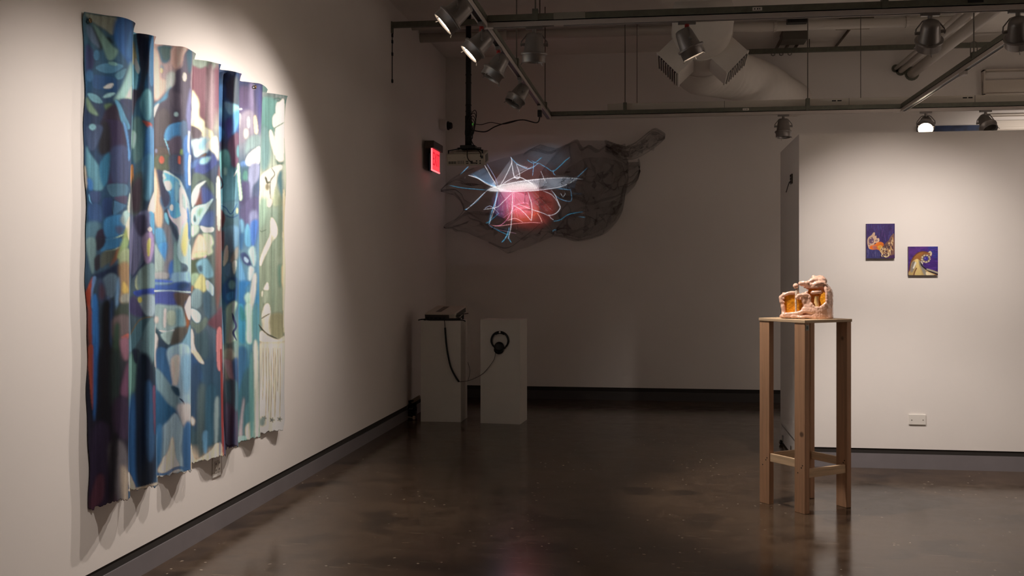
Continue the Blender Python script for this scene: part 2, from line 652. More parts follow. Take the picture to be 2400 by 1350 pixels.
# ================================================================== the big canvas on the left wall
def paint_cloth():
    cv = Canvas(182, 18, 682, 1202, 1.0)
    cv.model = np.random.default_rng(17)
    Y = np.arange(cv.h) + cv.v0 + 0.5
    X = np.arange(cv.w) + cv.u0 + 0.5
    bounds = [[(20, 180), (1200, 180)], [(20, 313), (54, 312), (300, 308), (560, 303), (1200, 300)], [(20, 360), (400, 361), (820, 364), (1200, 367)],
              [(20, 454), (130, 452), (300, 448), (1200, 447)], [(20, 513), (300, 513), (480, 518), (820, 522), (1200, 527)],
              [(20, 561), (500, 560), (850, 559), (1200, 557)], [(20, 620), (230, 615), (480, 607), (1200, 610)], [(20, 690), (1200, 690)]]
    bx = [np.interp(Y, [p[0] for p in b], [p[1] for p in b]) for b in bounds]
    stops = [
        [(30, 60, 90, 100), (120, 40, 85, 115), (200, 30, 75, 110), (260, 40, 55, 85), (400, 35, 70, 105), (520, 35, 75, 105), (640, 50, 80, 105), (720, 42, 58, 74), (830, 36, 42, 50), (900, 28, 30, 45), (1050, 33, 31, 48), (1180, 72, 46, 66)],
        [(80, 45, 60, 85), (200, 40, 85, 125), (260, 50, 95, 120), (330, 60, 110, 145), (480, 55, 75, 100), (560, 92, 98, 132), (640, 60, 80, 110), (680, 90, 115, 130), (760, 80, 102, 118), (850, 60, 86, 98), (950, 34, 54, 80), (1050, 30, 72, 112), (1140, 52, 84, 116)],
        [(105, 186, 152, 144), (200, 150, 130, 140), (250, 66, 56, 74), (330, 66, 62, 78), (380, 52, 60, 84), (450, 50, 100, 145), (560, 90, 115, 130), (640, 84, 112, 135), (690, 60, 76, 130), (740, 92, 128, 148), (830, 52, 78, 100), (900, 40, 104, 152), (1000, 64, 112, 152), (1110, 104, 128, 152)],
        [(140, 112, 122, 118), (165, 100, 62, 76), (250, 112, 76, 92), (300, 140, 140, 130), (350, 60, 80, 120), (420, 52, 66, 86), (520, 80, 100, 110), (600, 84, 98, 96), (680, 78, 98, 100), (760, 80, 100, 118), (850, 48, 78, 104), (950, 44, 84, 110), (1040, 58, 84, 94), (1070, 200, 180, 158)],
        [(165, 34, 58, 92), (220, 44, 90, 132), (260, 70, 130, 165), (290, 52, 82, 136), (340, 62, 60, 88), (400, 72, 122, 136), (480, 82, 122, 146), (560, 84, 118, 130), (640, 74, 122, 150), (700, 50, 110, 150), (800, 112, 146, 142), (880, 132, 134, 148), (950, 84, 94, 110), (1040, 84, 80, 110)],
        [(190, 60, 58, 90), (260, 92, 82, 118), (320, 132, 134, 146), (400, 52, 88, 112), (470, 86, 92, 128), (540, 70, 110, 152), (600, 92, 130, 150), (700, 46, 120, 162), (780, 92, 150, 160), (850, 48, 108, 140), (950, 48, 108, 124), (1030, 96, 154, 152)],
        [(222, 84, 112, 108), (280, 78, 118, 114), (340, 140, 158, 146), (420, 170, 176, 158), (500, 124, 144, 130), (600, 128, 142, 124), (700, 122, 136, 116), (790, 132, 142, 122), (806, 214, 198, 176), (1000, 222, 206, 186)],
    ]
    masks = []
    for k in range(7):
        lo, hi = bx[k][:, None], bx[k + 1][:, None]
        m = np.clip(X[None, :] - lo + 0.5, 0, 1) * np.clip(hi - X[None, :] + 0.5, 0, 1)
        masks.append(m)
        st = stops[k]
        lin = np.array([srgb(s[1:]) for s in st])
        col = np.stack([np.interp(Y, [s[0] for s in st], lin[:, c]) for c in range(3)], 1)
        cv.a = cv.a * (1 - m[..., None]) + col[:, None, :] * m[..., None]
    fr = {'1': (185, 20, .2075), '2': (185, 290, .2075), '3': (185, 560, .2075), '4': (340, 100, .2075), '5': (340, 370, .2075), '6': (340, 640, .2075),
          '7': (490, 150, .2445), '8': (490, 470, .2445), 'A': (150, 0, .3408), 'B': (150, 400, .3408), 'C': (150, 820, .3926)}

    def P(f, k, s, col, soft=2.0, alpha=1.0, sharp=False):
        cv.frame = fr[f]
        cv.poly(s, col, 0.5 + soft * 0.5, alpha, sharp, masks[k - 1] if k else None)

    def L(f, s, col, w=1.5, alpha=1.0, soft=0.8, taper=True):
        cv.frame = fr[f]
        cv.line(s, col, w, alpha, soft, taper=taper)

    def E(f, x, y, rx, ry, col, soft=1.5, ang=0, alpha=1.0):
        cv.frame = fr[f]
        cv.ell(x, y, rx, ry, col, 0.4 + soft * 0.55, ang, alpha)

    # ---- first fold (left)
    P('1', 1, '75,60 200,80 430,110 420,230 380,300 300,240 150,150', (128, 134, 122), 6)
    P('1', 1, '440,110 610,170 600,640 520,560 430,420 390,280', (28, 92, 158), 8)
    P('1', 1, '560,300 606,250 600,560 540,520', (58, 120, 178), 7)
    P('1', 1, '150,210 260,330 350,330 380,400 300,420 240,470 180,330', (22, 40, 46), 5)
    P('1', 1, '160,180 230,240 380,420 440,480 400,570 330,580 270,430', (96, 134, 126), 5)
    P('1', 1, '90,200 150,220 240,440 190,420 110,330', (92, 112, 142), 5, .7)
    P('1', 1, '80,420 160,480 170,640 90,760', (50, 56, 96), 6)
    E('1', 200, 530, 34, 60, (50, 110, 150), 3)
    P('1', 1, '190,680 260,630 400,620 500,650 420,720 300,730', (62, 118, 152), 3)
    E('1', 385, 625, 55, 22, (92, 138, 140), 2, 12)
    P('1', 1, '420,740 500,690 540,690 490,790 430,800', (64, 116, 140), 3)
    P('1', 1, '160,760 260,760 420,800 440,980 300,920 170,900', (30, 72, 118), 6)
    E('1', 120, 760, 40, 70, (50, 100, 146), 4)
    P('1', 1, '280,900 330,860 392,850 360,900', (186, 192, 184), 1.5)
    P('1', 1, '275,1010 320,965 410,955 360,1000', (122, 168, 178), 1.5)
    P('1', 1, '600,600 596,1020 450,1030 400,1030 480,900 540,760', (132, 178, 176), 9)
    P('1', 1, '598,880 596,1025 520,1028 560,940', (176, 196, 180), 6)
    P('1', 1, '100,960 200,980 270,1060 200,1070 130,1030', (88, 140, 158), 3)
    P('1', 1, '90,1000 150,1100 220,1210 120,1170 85,1080', (104, 134, 112), 5)
    P('1', 1, '290,1090 380,1080 330,1170', (84, 112, 84), 4)
    P('1', 0, '270,1350 290,1180 350,1110 420,1090 470,1180 520,1350', (52, 44, 62), 4)
    P('1', 1, '410,1040 455,1060 520,1200 580,1350 500,1350 450,1160', (62, 126, 160), 3)
    P('1', 1, '460,1030 596,1030 596,1150 540,1120', (42, 52, 84), 3)
    P('2', 1, '265,-20 480,-20 540,160 550,420 540,680 330,690 330,420 260,220', (54, 46, 78), 5)
    P('2', 1, '350,300 560,280 550,660 380,660', (54, 66, 104), 9)
    P('2', 1, '250,0 340,0 360,300 230,330', (38, 38, 46), 7)
    P('2', 1, '500,-20 545,60 570,260 585,360 560,420 545,230', (66, 124, 178), 3)
    P('2', 1, '90,30 250,20 260,100 170,300 100,250', (60, 78, 112), 6)
    E('2', 155, 40, 38, 36, (108, 160, 176), 3)
    P('2', 1, '85,260 120,330 220,470 280,600 270,740 160,750 90,560', (84, 142, 164), 5)
    P('2', 1, '230,480 350,330 330,640 270,700', (34, 104, 140), 6)
    P('2', 1, '80,620 150,640 155,760 110,740', (46, 108, 172), 4)
    P('2', 1, '120,780 240,770 240,880 170,910', (56, 78, 122), 4)
    L('2', '112,800 125,870 150,915', (88, 150, 200), 2.2)
    P('2', 1, '330,690 540,690 540,810 400,830 340,780', (58, 98, 124), 3)
    P('2', 1, '400,835 540,820 530,910 460,890', (62, 56, 86), 2)
    P('2', 1, '270,860 390,860 390,1040 280,1050', (34, 60, 106), 5)
    P('2', 1, '390,880 470,900 530,930 440,1010 395,1030', (50, 96, 132), 3)
    L('2', '392,860 388,1040', (24, 30, 40), 2, .9)
    P('2', 1, '110,920 240,920 260,1100 130,1130', (50, 84, 134), 7)
    P('2', 1, '90,1130 240,1130 200,1350 80,1350', (76, 118, 140), 7)
    P('2', 1, '190,1350 210,1220 290,1200 310,1350', (42, 36, 58), 3)
    P('2', 1, '300,1080 520,1040 500,1240 320,1300', (34, 108, 158), 6)
    P('2', 1, '420,1160 510,1170 480,1250 430,1230', (54, 70, 104), 4)
    L('2', '310,1312 400,1300 510,1250', (150, 180, 150), 2.4)
    P('2', 1, '500,1010 560,980 580,1060 540,1150 500,1120', (150, 186, 186), 3)
    P('2', 1, '470,1100 500,1030 530,1160', (110, 126, 130), 4)
    P('2', 1, '575,790 590,830 580,1000 548,970', (176, 190, 172), 2)
    P('2', 1, '530,1160 580,1050 575,1300 548,1290', (206, 196, 170), 2)
    P('2', 1, '510,1240 545,1170 550,1350 490,1350', (126, 140, 72), 4)
    P('3', 1, '300,0 490,0 470,90 310,140 250,140', (32, 102, 150), 4)
    L('3', '300,142 390,130 470,90', (140, 168, 150), 2.6)
    P('3', 1, '190,0 300,0 280,90 200,130', (34, 34, 50), 3)
    P('3', 1, '80,20 180,0 190,200 160,400 120,280', (104, 136, 142), 5)
    P('3', 1, '175,230 240,180 240,320 190,360', (40, 40, 52), 3)
    P('3', 1, '270,150 460,130 430,220 300,300 250,330', (72, 78, 72), 4)
    P('3', 1, '440,110 500,100 440,220 350,320 400,210', (120, 74, 50), 4)
    P('3', 1, '500,0 560,0 540,120 470,220 440,200', (126, 152, 100), 5)
    P('3', 1, '470,150 570,120 572,330 460,310', (132, 146, 112), 6)
    P('3', 1, '170,410 330,340 450,290 450,420 300,450 170,440', (26, 42, 72), 4)
    P('3', 1, '270,460 360,390 440,440 400,640 330,660 270,560', (82, 108, 130), 6)
    P('3', 1, '430,480 468,440 460,640 430,820 415,700', (90, 132, 172), 4)
    E('3', 335, 700, 22, 55, (72, 98, 138), 4)
    P('3', 1, '455,300 572,300 572,700 470,715 475,540', (144, 116, 82), 7)
    P('3', 1, '500,480 555,560 540,640 490,600', (178, 152, 70), 6)
    P('3', 1, '480,640 572,620 570,720 480,720', (128, 130, 122), 4)
    P('3', 1, '75,640 155,430 150,560 130,720 150,860 110,800', (172, 66, 34), 2)
    P('3', 1, '70,640 110,560 110,760', (140, 48, 28), 3)
    P('3', 1, '105,760 150,860 150,1200 110,1160', (130, 60, 48), 4)
    P('3', 1, '155,440 200,440 160,600 165,780 140,760 140,600', (84, 122, 172), 2)
    P('3', 1, '150,700 215,700 220,1350 165,1350', (20, 100, 172), 5)
    P('3', 1, '210,480 280,480 300,700 230,700', (52, 66, 100), 8)
    P('3', 1, '250,500 300,600 270,690 230,640', (72, 52, 68), 7)
    P('3', 1, '270,760 360,720 360,1190 270,1190', (14, 18, 26), 7)
    P('3', 1, '355,760 400,730 380,1190 355,1190', (28, 56, 92), 5)
    P('3', 1, '420,780 560,720 560,880 420,900', (52, 64, 58), 7)
    P('3', 1, '390,900 570,880 560,1110 400,1150', (96, 82, 86), 7)
    P('3', 1, '400,1000 460,980 450,1350 390,1350', (46, 70, 58), 8)
    P('3', 1, '480,1110 560,1070 555,1130 500,1130', (148, 72, 60), 3)
    P('3', 1, '470,1150 560,1130 560,1350 500,1350', (128, 84, 104), 7)
    P('3', 1, '270,1190 350,1190 360,1350 280,1350', (12, 20, 34), 7)
    P('C', 1, '138,0 178,0 172,360 150,160', (146, 64, 48), 3)
    P('C', 1, '178,0 205,0 200,260 178,420', (24, 92, 162), 5)
    P('C', 1, '205,40 290,40 290,480 210,480', (14, 18, 30), 12)
    P('C', 1, '285,30 330,30 330,300 285,320', (36, 52, 54), 10)
    P('C', 1, '340,230 386,70 386,270 350,280', (98, 60, 88), 7)
    P('C', 1, '300,300 386,300 386,520 330,520 290,430', (52, 38, 64), 10)
    P('C', 1, '170,480 280,480 280,900 150,900', (44, 34, 60), 14)
    P('C', 1, '270,600 330,540 385,640 390,890 320,900', (92, 88, 96), 12)
    P('C', 1, '195,760 240,760 230,900 150,940', (82, 44, 62), 8)
    P('C', 1, '280,560 320,520 300,880 276,880', (24, 22, 34), 8)
    P('C', 1, '340,700 386,740 390,892 350,900', (150, 136, 122), 10)
    # ---- second fold
    P('A', 2, '475,225 500,235 520,420 500,620 472,620', (92, 158, 186), 3)
    P('A', 2, '474,280 500,400 490,440 474,430', (196, 182, 120), 4)
    P('A', 2, '490,400 525,470 512,510 488,470', (186, 200, 206), 2)
    P('A', 2, '500,235 580,250 590,420 560,560 545,640 500,700 470,800 470,625 512,610 530,470', (52, 48, 66), 3)
    P('A', 2, '590,250 618,260 618,560 590,560', (62, 124, 172), 3)
    P('A', 2, '525,720 560,620 600,640 600,800 560,830', (96, 156, 170), 5)
    P('A', 2, '475,830 540,820 560,900 545,1100 475,1100', (84, 122, 122), 8)
    P('A', 2, '470,900 500,930 480,1020 465,1000', (150, 190, 180), 4)
    P('A', 2, '540,830 600,850 605,890 580,880', (170, 74, 54), 2)
    P('A', 2, '570,900 618,900 618,1150 560,1200', (72, 132, 182), 6)
    P('A', 2, '458,1150 475,1140 480,1250 465,1290 455,1250', (190, 128, 64), 2.5)
    P('A', 2, '490,1150 550,1120 540,1350 500,1350', (58, 88, 100), 8)
    P('A', 2, '545,1100 610,1080 600,1350 540,1350', (82, 140, 170), 8)
    P('B', 2, '455,90 540,20 540,280 455,290', (70, 82, 84), 8)
    P('B', 2, '470,110 530,60 525,270 470,270', (70, 58, 70), 7)
    P('B', 2, '575,290 625,140 620,290', (224, 208, 190), 2)
    P('B', 2, '580,290 620,300 620,440 600,400', (70, 146, 188), 3)
    P('B', 2, '455,450 510,300 590,290 570,480 540,560 500,690 455,700', (96, 98, 136), 6)
    P('B', 2, '480,330 560,310 570,420 520,450', (60, 56, 84), 6)
    L('B', '600,470 545,520 560,620 510,690 470,740', (50, 58, 96), 4)
    P('B', 2, '540,470 600,420 618,520 590,640 560,620', (148, 128, 172), 4)
    E('B', 592, 405, 14, 14, (226, 200, 196), 2)
    P('B', 2, '575,490 595,470 590,580 575,580', (196, 178, 84), 2.5)
    P('B', 2, '490,760 510,720 520,820 495,810', (176, 190, 160), 2)
    P('B', 2, '510,700 618,640 618,830 520,830', (112, 142, 150), 6)
    P('B', 2, '485,830 622,810 620,850 520,870 490,860', (50, 78, 172), 2)
    P('B', 2, '455,880 500,870 545,950 545,1010 455,980', (78, 74, 118), 5)
    P('B', 2, '510,870 620,860 620,990 570,1000 530,930', (132, 154, 168), 5)
    E('B', 525, 890, 16, 20, (176, 168, 70), 3)
    P('B', 2, '460,1120 520,1020 590,1010 560,1100 500,1200 455,1250', (72, 112, 128), 4)
    L('B', '455,1130 520,1030 610,1005', (110, 104, 92), 3)
    P('B', 2, '560,1080 620,1020 618,1300 560,1330 540,1200', (104, 142, 152), 5)
    P('B', 2, '475,1240 520,1240 515,1340 480,1300', (44, 50, 70), 3)
    L('B', '630,1030 625,1350', (196, 190, 186), 2)
    P('C', 2, '388,60 440,20 430,200 395,330 388,330', (90, 138, 132), 7)
    P('C', 2, '410,0 440,10 440,80 420,70', (34, 44, 64), 2)
    P('C', 2, '390,330 430,300 440,780 395,790', (40, 100, 162), 10)
    P('C', 2, '440,60 510,40 545,220 545,760 440,800 430,400', (30, 42, 62), 8)
    P('C', 2, '490,220 530,240 540,600 500,640', (44, 86, 130), 9)
    P('C', 2, '530,240 546,240 546,480 538,480', (96, 58, 88), 2)
    P('C', 2, '384,730 430,830 396,842', (214, 194, 172), 2)
    L('C', '392,838 470,825 555,800', (206, 188, 166), 4, .8, 2, False)
    # ---- third fold
    P('4', 3, '145,40 310,45 300,160 250,230 190,225 150,120', (38, 92, 116), 5)
    P('4', 3, '170,60 290,60 280,170 220,200', (46, 84, 86), 5)
    E('4', 185, 290, 28, 38, (110, 130, 148), 4)
    E('4', 185, 318, 18, 30, (206, 176, 118), 2)
    P('4', 3, '95,60 150,150 170,330 180,400 250,440 220,560 110,650 95,400', (206, 174, 158), 7)
    P('4', 3, '250,360 340,340 330,460 270,560 240,560', (176, 186, 182), 7)
    P('4', 3, '310,60 470,70 430,200 380,270 340,300 300,220', (198, 158, 148), 6)
    P('4', 3, '100,700 180,640 260,540 300,500 260,620 170,700 110,760', (66, 134, 170), 4)
    P('4', 3, '100,740 160,690 120,800 100,850', (196, 206, 206), 3)
    P('4', 3, '440,140 480,90 520,80 520,380 500,700 470,860 400,880 230,960 180,1000 110,900 160,700 250,640 270,540 340,470 350,330 420,270', (74, 66, 86), 3)
    P('4', 3, '470,110 540,90 520,320 490,330', (52, 88, 108), 5)
    P('4', 3, '110,860 220,740 300,900 230,1200 110,1200', (76, 68, 74), 8)
    P('4', 3, '300,560 420,600 400,760 310,720', (88, 78, 96), 9)
    E('4', 447, 390, 22, 48, (212, 208, 184), 2)
    E('4', 354, 812, 24, 25, (150, 186, 196), 2)
    P('4', 3, '500,560 518,560 510,1000 480,1000 465,800', (116, 120, 172), 4)
    P('4', 3, '218,1050 260,950 340,910 420,905 440,960 400,1060 250,1110', (56, 132, 188), 3)
    P('4', 3, '400,920 470,900 480,1100 460,1280 410,1200', (72, 104, 140), 6)
    P('4', 3, '270,1120 400,1060 400,1280 290,1350', (82, 72, 92), 6)
    L('4', '222,1090 262,1200 290,1350', (112, 172, 206), 2.5, .9, .8, False)
    P('4', 3, '110,1200 250,1200 280,1350 110,1350', (84, 72, 66), 5)
    E('4', 125, 1225, 15, 25, (110, 112, 140), 3)
    P('4', 3, '400,1220 430,1210 430,1320 400,1320', (120, 152, 84), 3)
    P('4', 3, '440,1100 500,1060 515,1350 445,1350', (56, 116, 186), 4)
    L('4', '498,1010 492,1180 505,1350', (182, 190, 212), 4.5, 1, 1, False)
    P('5', 3, '108,-10 300,-20 300,100 250,150 110,140', (74, 84, 66), 5)
    P('5', 3, '280,-20 460,-20 470,140 400,190 290,150', (64, 76, 102), 6)
    E('5', 188, 25, 30, 44, (176, 74, 50), 3)
    P('5', 3, '378,-10 398,-10 398,66 378,60', (212, 84, 50), 2)
    P('5', 3, '445,-20 510,-20 500,320 460,310', (62, 122, 190), 4)
    L('5', '505,-20 498,120 502,300', (190, 198, 220), 5, 1, 1, False)
    P('5', 3, '110,160 215,160 230,240 290,290 300,370 250,370 280,440 270,520 220,560 180,440', (44, 50, 78), 3)
    P('5', 3, '100,160 125,155 165,400 165,500 205,620 190,800 140,790 105,640', (196, 166, 136), 4)
    P('5', 3, '105,180 130,250 135,400 105,640', (212, 186, 158), 3)
    P('5', 3, '210,155 260,160 340,210 400,260 470,420 505,560 512,900 490,950 478,930 505,880 490,740 460,640 480,520 430,380 380,300 310,350 280,370 250,370 210,270', (178, 206, 214), 2)
    P('5', 3, '215,165 340,220 390,290 330,440 400,540 410,640 380,680 300,680 258,600 300,540 280,400 250,370 300,370 300,300 270,260 205,268 235,230', (74, 156, 202), 2)
    P('5', 3, '350,260 390,330 370,500 330,440', (112, 164, 190), 6)
    P('5', 3, '400,330 460,420 480,600 440,700 400,620 390,480', (212, 206, 212), 3)
    P('5', 3, '420,420 455,440 470,560 440,640', (150, 180, 180), 5)
    P('5', 3, '305,380 330,380 330,660 290,650', (52, 128, 180), 5)
    E('5', 302, 565, 18, 34, (226, 226, 206), 2)
    P('5', 3, '240,590 262,590 290,660 340,690 410,650 420,560 470,620 470,720 420,840 390,880 370,780 310,720 260,650', (206, 184, 208), 2)
    P('5', 3, '215,640 250,570 280,680 340,780 370,850 380,950 340,900 270,760', (40, 54, 76), 3)
    P('5', 3, '215,660 240,620 270,720 260,760', (88, 160, 190), 3)
    P('5', 3, '380,930 410,800 470,700 490,800 500,960 520,1040 520,1340 410,1330 480,1270 470,1210 390,1170 355,1060', (156, 192, 202), 3)
    P('5', 3, '440,800 475,730 488,860 470,1080 440,1110 410,1000', (212, 196, 110), 4)
    P('5', 3, '470,560 500,640 512,900 490,900 485,740', (48, 112, 172), 3)
    P('5', 3, '110,820 200,800 240,900 240,1100 220,1180 150,1050', (72, 142, 184), 5)
    P('5', 3, '150,1000 250,960 245,1100 222,1175', (50, 132, 196), 4)
    P('5', 3, '105,980 160,1060 220,1180 210,1350 105,1350', (142, 162, 160), 6)
    P('5', 3, '200,760 280,780 300,900 330,1080 320,1200 240,1350 210,1250 260,1000', (114, 112, 122), 8)
    P('5', 3, '275,1200 330,1160 330,1350 270,1350', (46, 100, 176), 5)
    P('5', 3, '330,1000 360,960 370,1130 400,1190 400,1350 330,1350', (110, 150, 150), 6)
    P('5', 3, '400,1330 460,1220 478,1260 470,1290', (60, 78, 92), 2)
    P('6', 3, '105,0 260,0 250,70 110,75', (148, 148, 152), 6)
    P('6', 3, '105,70 280,80 320,0 500,0 505,110 360,110 110,145', (116, 156, 186), 5)
    P('6', 3, '108,75 300,88 290,110 110,100', (56, 88, 172), 3)
    P('6', 3, '105,140 280,140 340,110 470,105 490,150 420,195 300,200 105,200', (48, 84, 156), 4)
    P('6', 3, '390,120 470,110 490,150 430,190 380,180', (34, 62, 100), 4)
    L('6', '110,205 300,205 420,215 510,218', (176, 206, 216), 3, 1, 1, False)
    P('6', 3, '140,220 380,220 380,360 260,370 120,360', (62, 76, 148), 6)
    P('6', 3, '330,225 500,235 500,290 450,340 460,440 500,520 490,640 460,660 430,420 370,380', (80, 68, 62), 4)
    P('6', 3, '455,430 500,500 490,640 458,670', (140, 82, 46), 4)
    P('6', 3, '450,400 470,330 505,260 516,300 512,500 490,520', (212, 202, 212), 2)
    P('6', 3, '108,370 250,365 390,375 430,440 455,600 360,610 300,660 180,650 110,600', (138, 166, 172), 4)
    P('6', 3, '350,420 420,430 440,600 360,600', (98, 140, 156), 6)
    P('6', 3, '215,420 240,420 235,600 210,600', (186, 174, 176), 3)
    P('6', 3, '255,440 340,440 340,580 260,580', (160, 176, 162), 5)
    E('6', 130, 530, 22, 40, (196, 176, 170), 5)
    L('6', '160,650 230,665 310,655 330,640', (206, 222, 232), 4)
    P('6', 3, '180,690 320,660 290,790 250,805 210,770', (144, 172, 174), 3)
    P('6', 3, '320,660 380,610 490,620 470,680 400,780 290,810', (82, 78, 74), 4)
    P('6', 3, '110,620 200,760 250,810 150,820 150,1100 125,1000', (44, 70, 86), 5)
    P('6', 3, '105,700 150,760 130,1080 112,1060', (196, 190, 190), 3)
    P('6', 3, '150,760 260,830 250,940 300,1000 280,1120 200,1130 140,1060', (38, 60, 84), 6)
    P('6', 3, '250,880 300,830 400,810 470,700 515,620 515,1350 370,1350 280,1280 310,1200 280,1110 300,990', (112, 164, 192), 3)
    P('6', 3, '300,920 360,960 350,1100 370,1260 300,1270 320,1190 285,1110', (198, 178, 172), 5)
    P('6', 3, '380,960 400,880 450,820 440,940', (54, 104, 154), 6)
    P('6', 3, '370,1060 460,960 450,1150 380,1200', (178, 170, 170), 8)
    P('6', 3, '130,1080 250,1130 300,1200 270,1290 160,1350 125,1250', (30, 96, 148), 6)
    P('6', 3, '150,1130 230,1180 260,1290 200,1320', (92, 124, 136), 6)
    P('6', 3, '275,1285 340,1280 370,1350 280,1350', (30, 66, 88), 2)
    P('C', 3, '550,0 620,0 640,90 650,180 630,230 560,150', (40, 92, 140), 4)
    P('C', 3, '620,0 757,0 757,430 710,460 680,330 660,220 640,130', (136, 168, 192), 4)
    P('C', 3, '640,60 690,40 680,200 650,190', (198, 180, 172), 6)
    P('C', 3, '700,60 757,40 757,200 720,260', (112, 158, 190), 8)
    P('C', 3, '550,110 630,200 690,290 665,370 600,310 555,240', (100, 132, 146), 5)
    P('C', 3, '550,250 620,320 670,370 600,440 550,500', (20, 78, 118), 6)
    P('C', 3, '640,220 685,230 690,280 660,260', (30, 62, 84), 2)
    L('C', '690,290 718,330 715,460', (38, 58, 92), 3)
    L('C', '665,370 690,410 713,460', (46, 60, 100), 3)
    P('C', 3, '680,330 757,330 757,420 715,460 690,400', (182, 176, 178), 7)
    P('C', 3, '550,520 620,430 670,380 710,470 700,600 720,720 600,720 550,740', (128, 154, 170), 6)
    P('C', 3, '550,480 590,460 580,680 550,740', (36, 96, 142), 7)
    P('C', 3, '715,470 757,450 757,720 715,730', (44, 92, 140), 6)
    P('C', 3, '625,600 650,520 665,640 690,720 600,740 560,720 600,650', (216, 192, 168), 4)
    P('C', 3, '590,650 612,640 605,720 585,720', (206, 190, 176), 3)
    L('C', '552,740 600,745 680,705 757,722', (48, 96, 144), 6, .9, 2)
    L('C', '560,758 650,752 752,725', (206, 192, 172), 3, .9, 1, False)
    # ---- fourth fold
    P('4', 4, '520,190 771,210 771,300 690,280 640,290 600,300 540,260', (122, 138, 126), 4)
    P('4', 4, '520,280 640,300 700,290 680,700 690,960 620,850 600,650 525,560', (104, 62, 76), 5)
    P('4', 4, '700,320 771,300 771,960 700,900', (148, 124, 132), 8)
    P('4', 4, '520,560 570,590 610,680 610,830 670,890 680,960 740,990 771,1050 771,1220 700,1150 640,1040 520,940', (214, 206, 166), 5)
    P('4', 4, '520,620 570,680 560,860 520,900', (222, 214, 186), 6)
    P('4', 4, '520,940 600,970 645,1030 590,1110 540,1080 520,1000', (78, 68, 78), 3)
    P('4', 4, '520,1110 620,1090 700,1060 740,1130 700,1240 640,1260 600,1290 560,1280 540,1210', (176, 204, 218), 5)
    P('4', 4, '600,1180 660,1090 700,1120 650,1220', (122, 170, 206), 6)
    P('4', 4, '600,1310 690,1245 680,1300 640,1340', (100, 74, 58), 3)
    P('A', 4, '875,1120 960,1080 940,1130 880,1160', (64, 98, 150), 4)
    P('A', 4, '930,1110 1040,1060 1050,1130 960,1200 900,1190', (52, 68, 130), 5)
    P('A', 4, '980,1000 1050,940 1062,1100 1040,1060', (206, 206, 186), 5)
    P('5', 4, '640,10 740,-10 700,60 620,70', (132, 186, 216), 4)
    P('5', 4, '540,190 650,190 771,300 771,460 690,270 600,280 525,400', (78, 98, 90), 5)
    P('5', 4, '520,440 570,330 640,280 695,262 630,330 610,430 560,530 535,560', (182, 202, 196), 3)
    P('5', 4, '560,420 620,360 600,470 560,530', (214, 200, 206), 4)
    P('5', 4, '600,440 640,330 660,500 570,550', (104, 64, 58), 5)
    P('5', 4, '640,330 740,380 771,470 690,520 650,510', (58, 78, 138), 7)
    P('5', 4, '525,600 590,545 690,520 771,460 720,560 660,660 600,760 525,740', (164, 204, 212), 3)
    P('5', 4, '590,600 650,560 650,610 600,670', (120, 158, 140), 4)
    P('5', 4, '545,700 560,640 580,710 560,730', (66, 92, 100), 2)
    P('5', 4, '610,780 660,660 771,600 771,780 690,780', (66, 90, 142), 7)
    P('5', 4, '525,770 600,760 605,830 560,880 525,880', (172, 200, 180), 4)
    P('5', 4, '620,770 700,790 771,790 771,830 720,845 660,840', (196, 212, 206), 3)
    P('5', 4, '650,860 740,870 771,960 750,1010 760,1070 700,1100 680,980', (182, 200, 166), 4)
    P('5', 4, '525,1130 560,960 610,870 660,900 690,1000 690,1100 620,1150 560,1155', (214, 186, 162), 4)
    P('5', 4, '560,1080 690,1060 680,1110 560,1130', (176, 190, 146), 6)
    L('5', '525,1135 580,1160 650,1150 695,1100', (216, 176, 186), 4)
    P('5', 4, '525,1160 690,1140 600,1250 525,1350', (74, 88, 66), 5)
    P('5', 4, '580,1200 700,1140 771,1330 660,1350', (106, 156, 178), 5)
    P('5', 4, '600,1230 640,1220 640,1290 610,1280', (56, 82, 100), 3)
    P('6', 4, '520,20 600,10 600,120 550,160 520,120', (136, 164, 136), 4)
    P('6', 4, '600,60 640,10 690,90 690,210 620,210 555,160', (190, 186, 122), 4)
    P('6', 4, '695,80 771,150 771,255 740,240 700,190', (164, 194, 222), 3)
    P('6', 4, '520,155 550,155 530,230 520,240', (124, 90, 70), 3)
    P('6', 4, '520,260 570,180 640,210 660,320 600,400 525,380', (110, 138, 148), 6)
    P('6', 4, '650,270 700,200 745,260 740,500 680,480', (62, 92, 112), 6)
    P('6', 4, '520,405 590,430 630,480 620,550 570,560 520,480', (176, 206, 220), 3)
    P('6', 4, '520,540 600,575 680,500 710,560 640,660 590,690 560,640 520,600', (92, 110, 104), 5)
    P('6', 4, '520,640 550,700 560,830 610,920 660,1000 660,1030 600,1000 540,920 520,880', (208, 198, 188), 2)
    P('6', 4, '560,720 640,680 700,660 720,900 660,980 590,860', (58, 84, 96), 7)
    P('6', 4, '525,900 600,1010 640,1200 525,1200', (42, 82, 128), 8)
    P('B', 4, '1060,30 1085,60 1085,700 1070,900 1050,960 1040,700', (118, 84, 82), 6)
    P('B', 4, '1050,60 1080,100 1076,380 1055,380', (188, 196, 186), 3)
    P('B', 4, '990,1050 1040,990 1085,940 1085,1110 1040,1090', (102, 64, 78), 5)
    P('B', 4, '1050,1110 1085,1100 1085,1350 1055,1350', (186, 112, 116), 3)
    P('C', 4, '757,0 800,20 830,75 800,60 770,20', (196, 186, 156), 2)
    P('C', 4, '760,120 810,120 800,460 760,420', (44, 72, 104), 10)
    P('C', 4, '800,250 850,240 840,600 800,620', (70, 90, 96), 10)
    P('C', 4, '850,240 910,240 900,520 850,560', (46, 92, 118), 9)
    P('C', 4, '900,320 925,300 915,560 900,560', (128, 150, 156), 6)
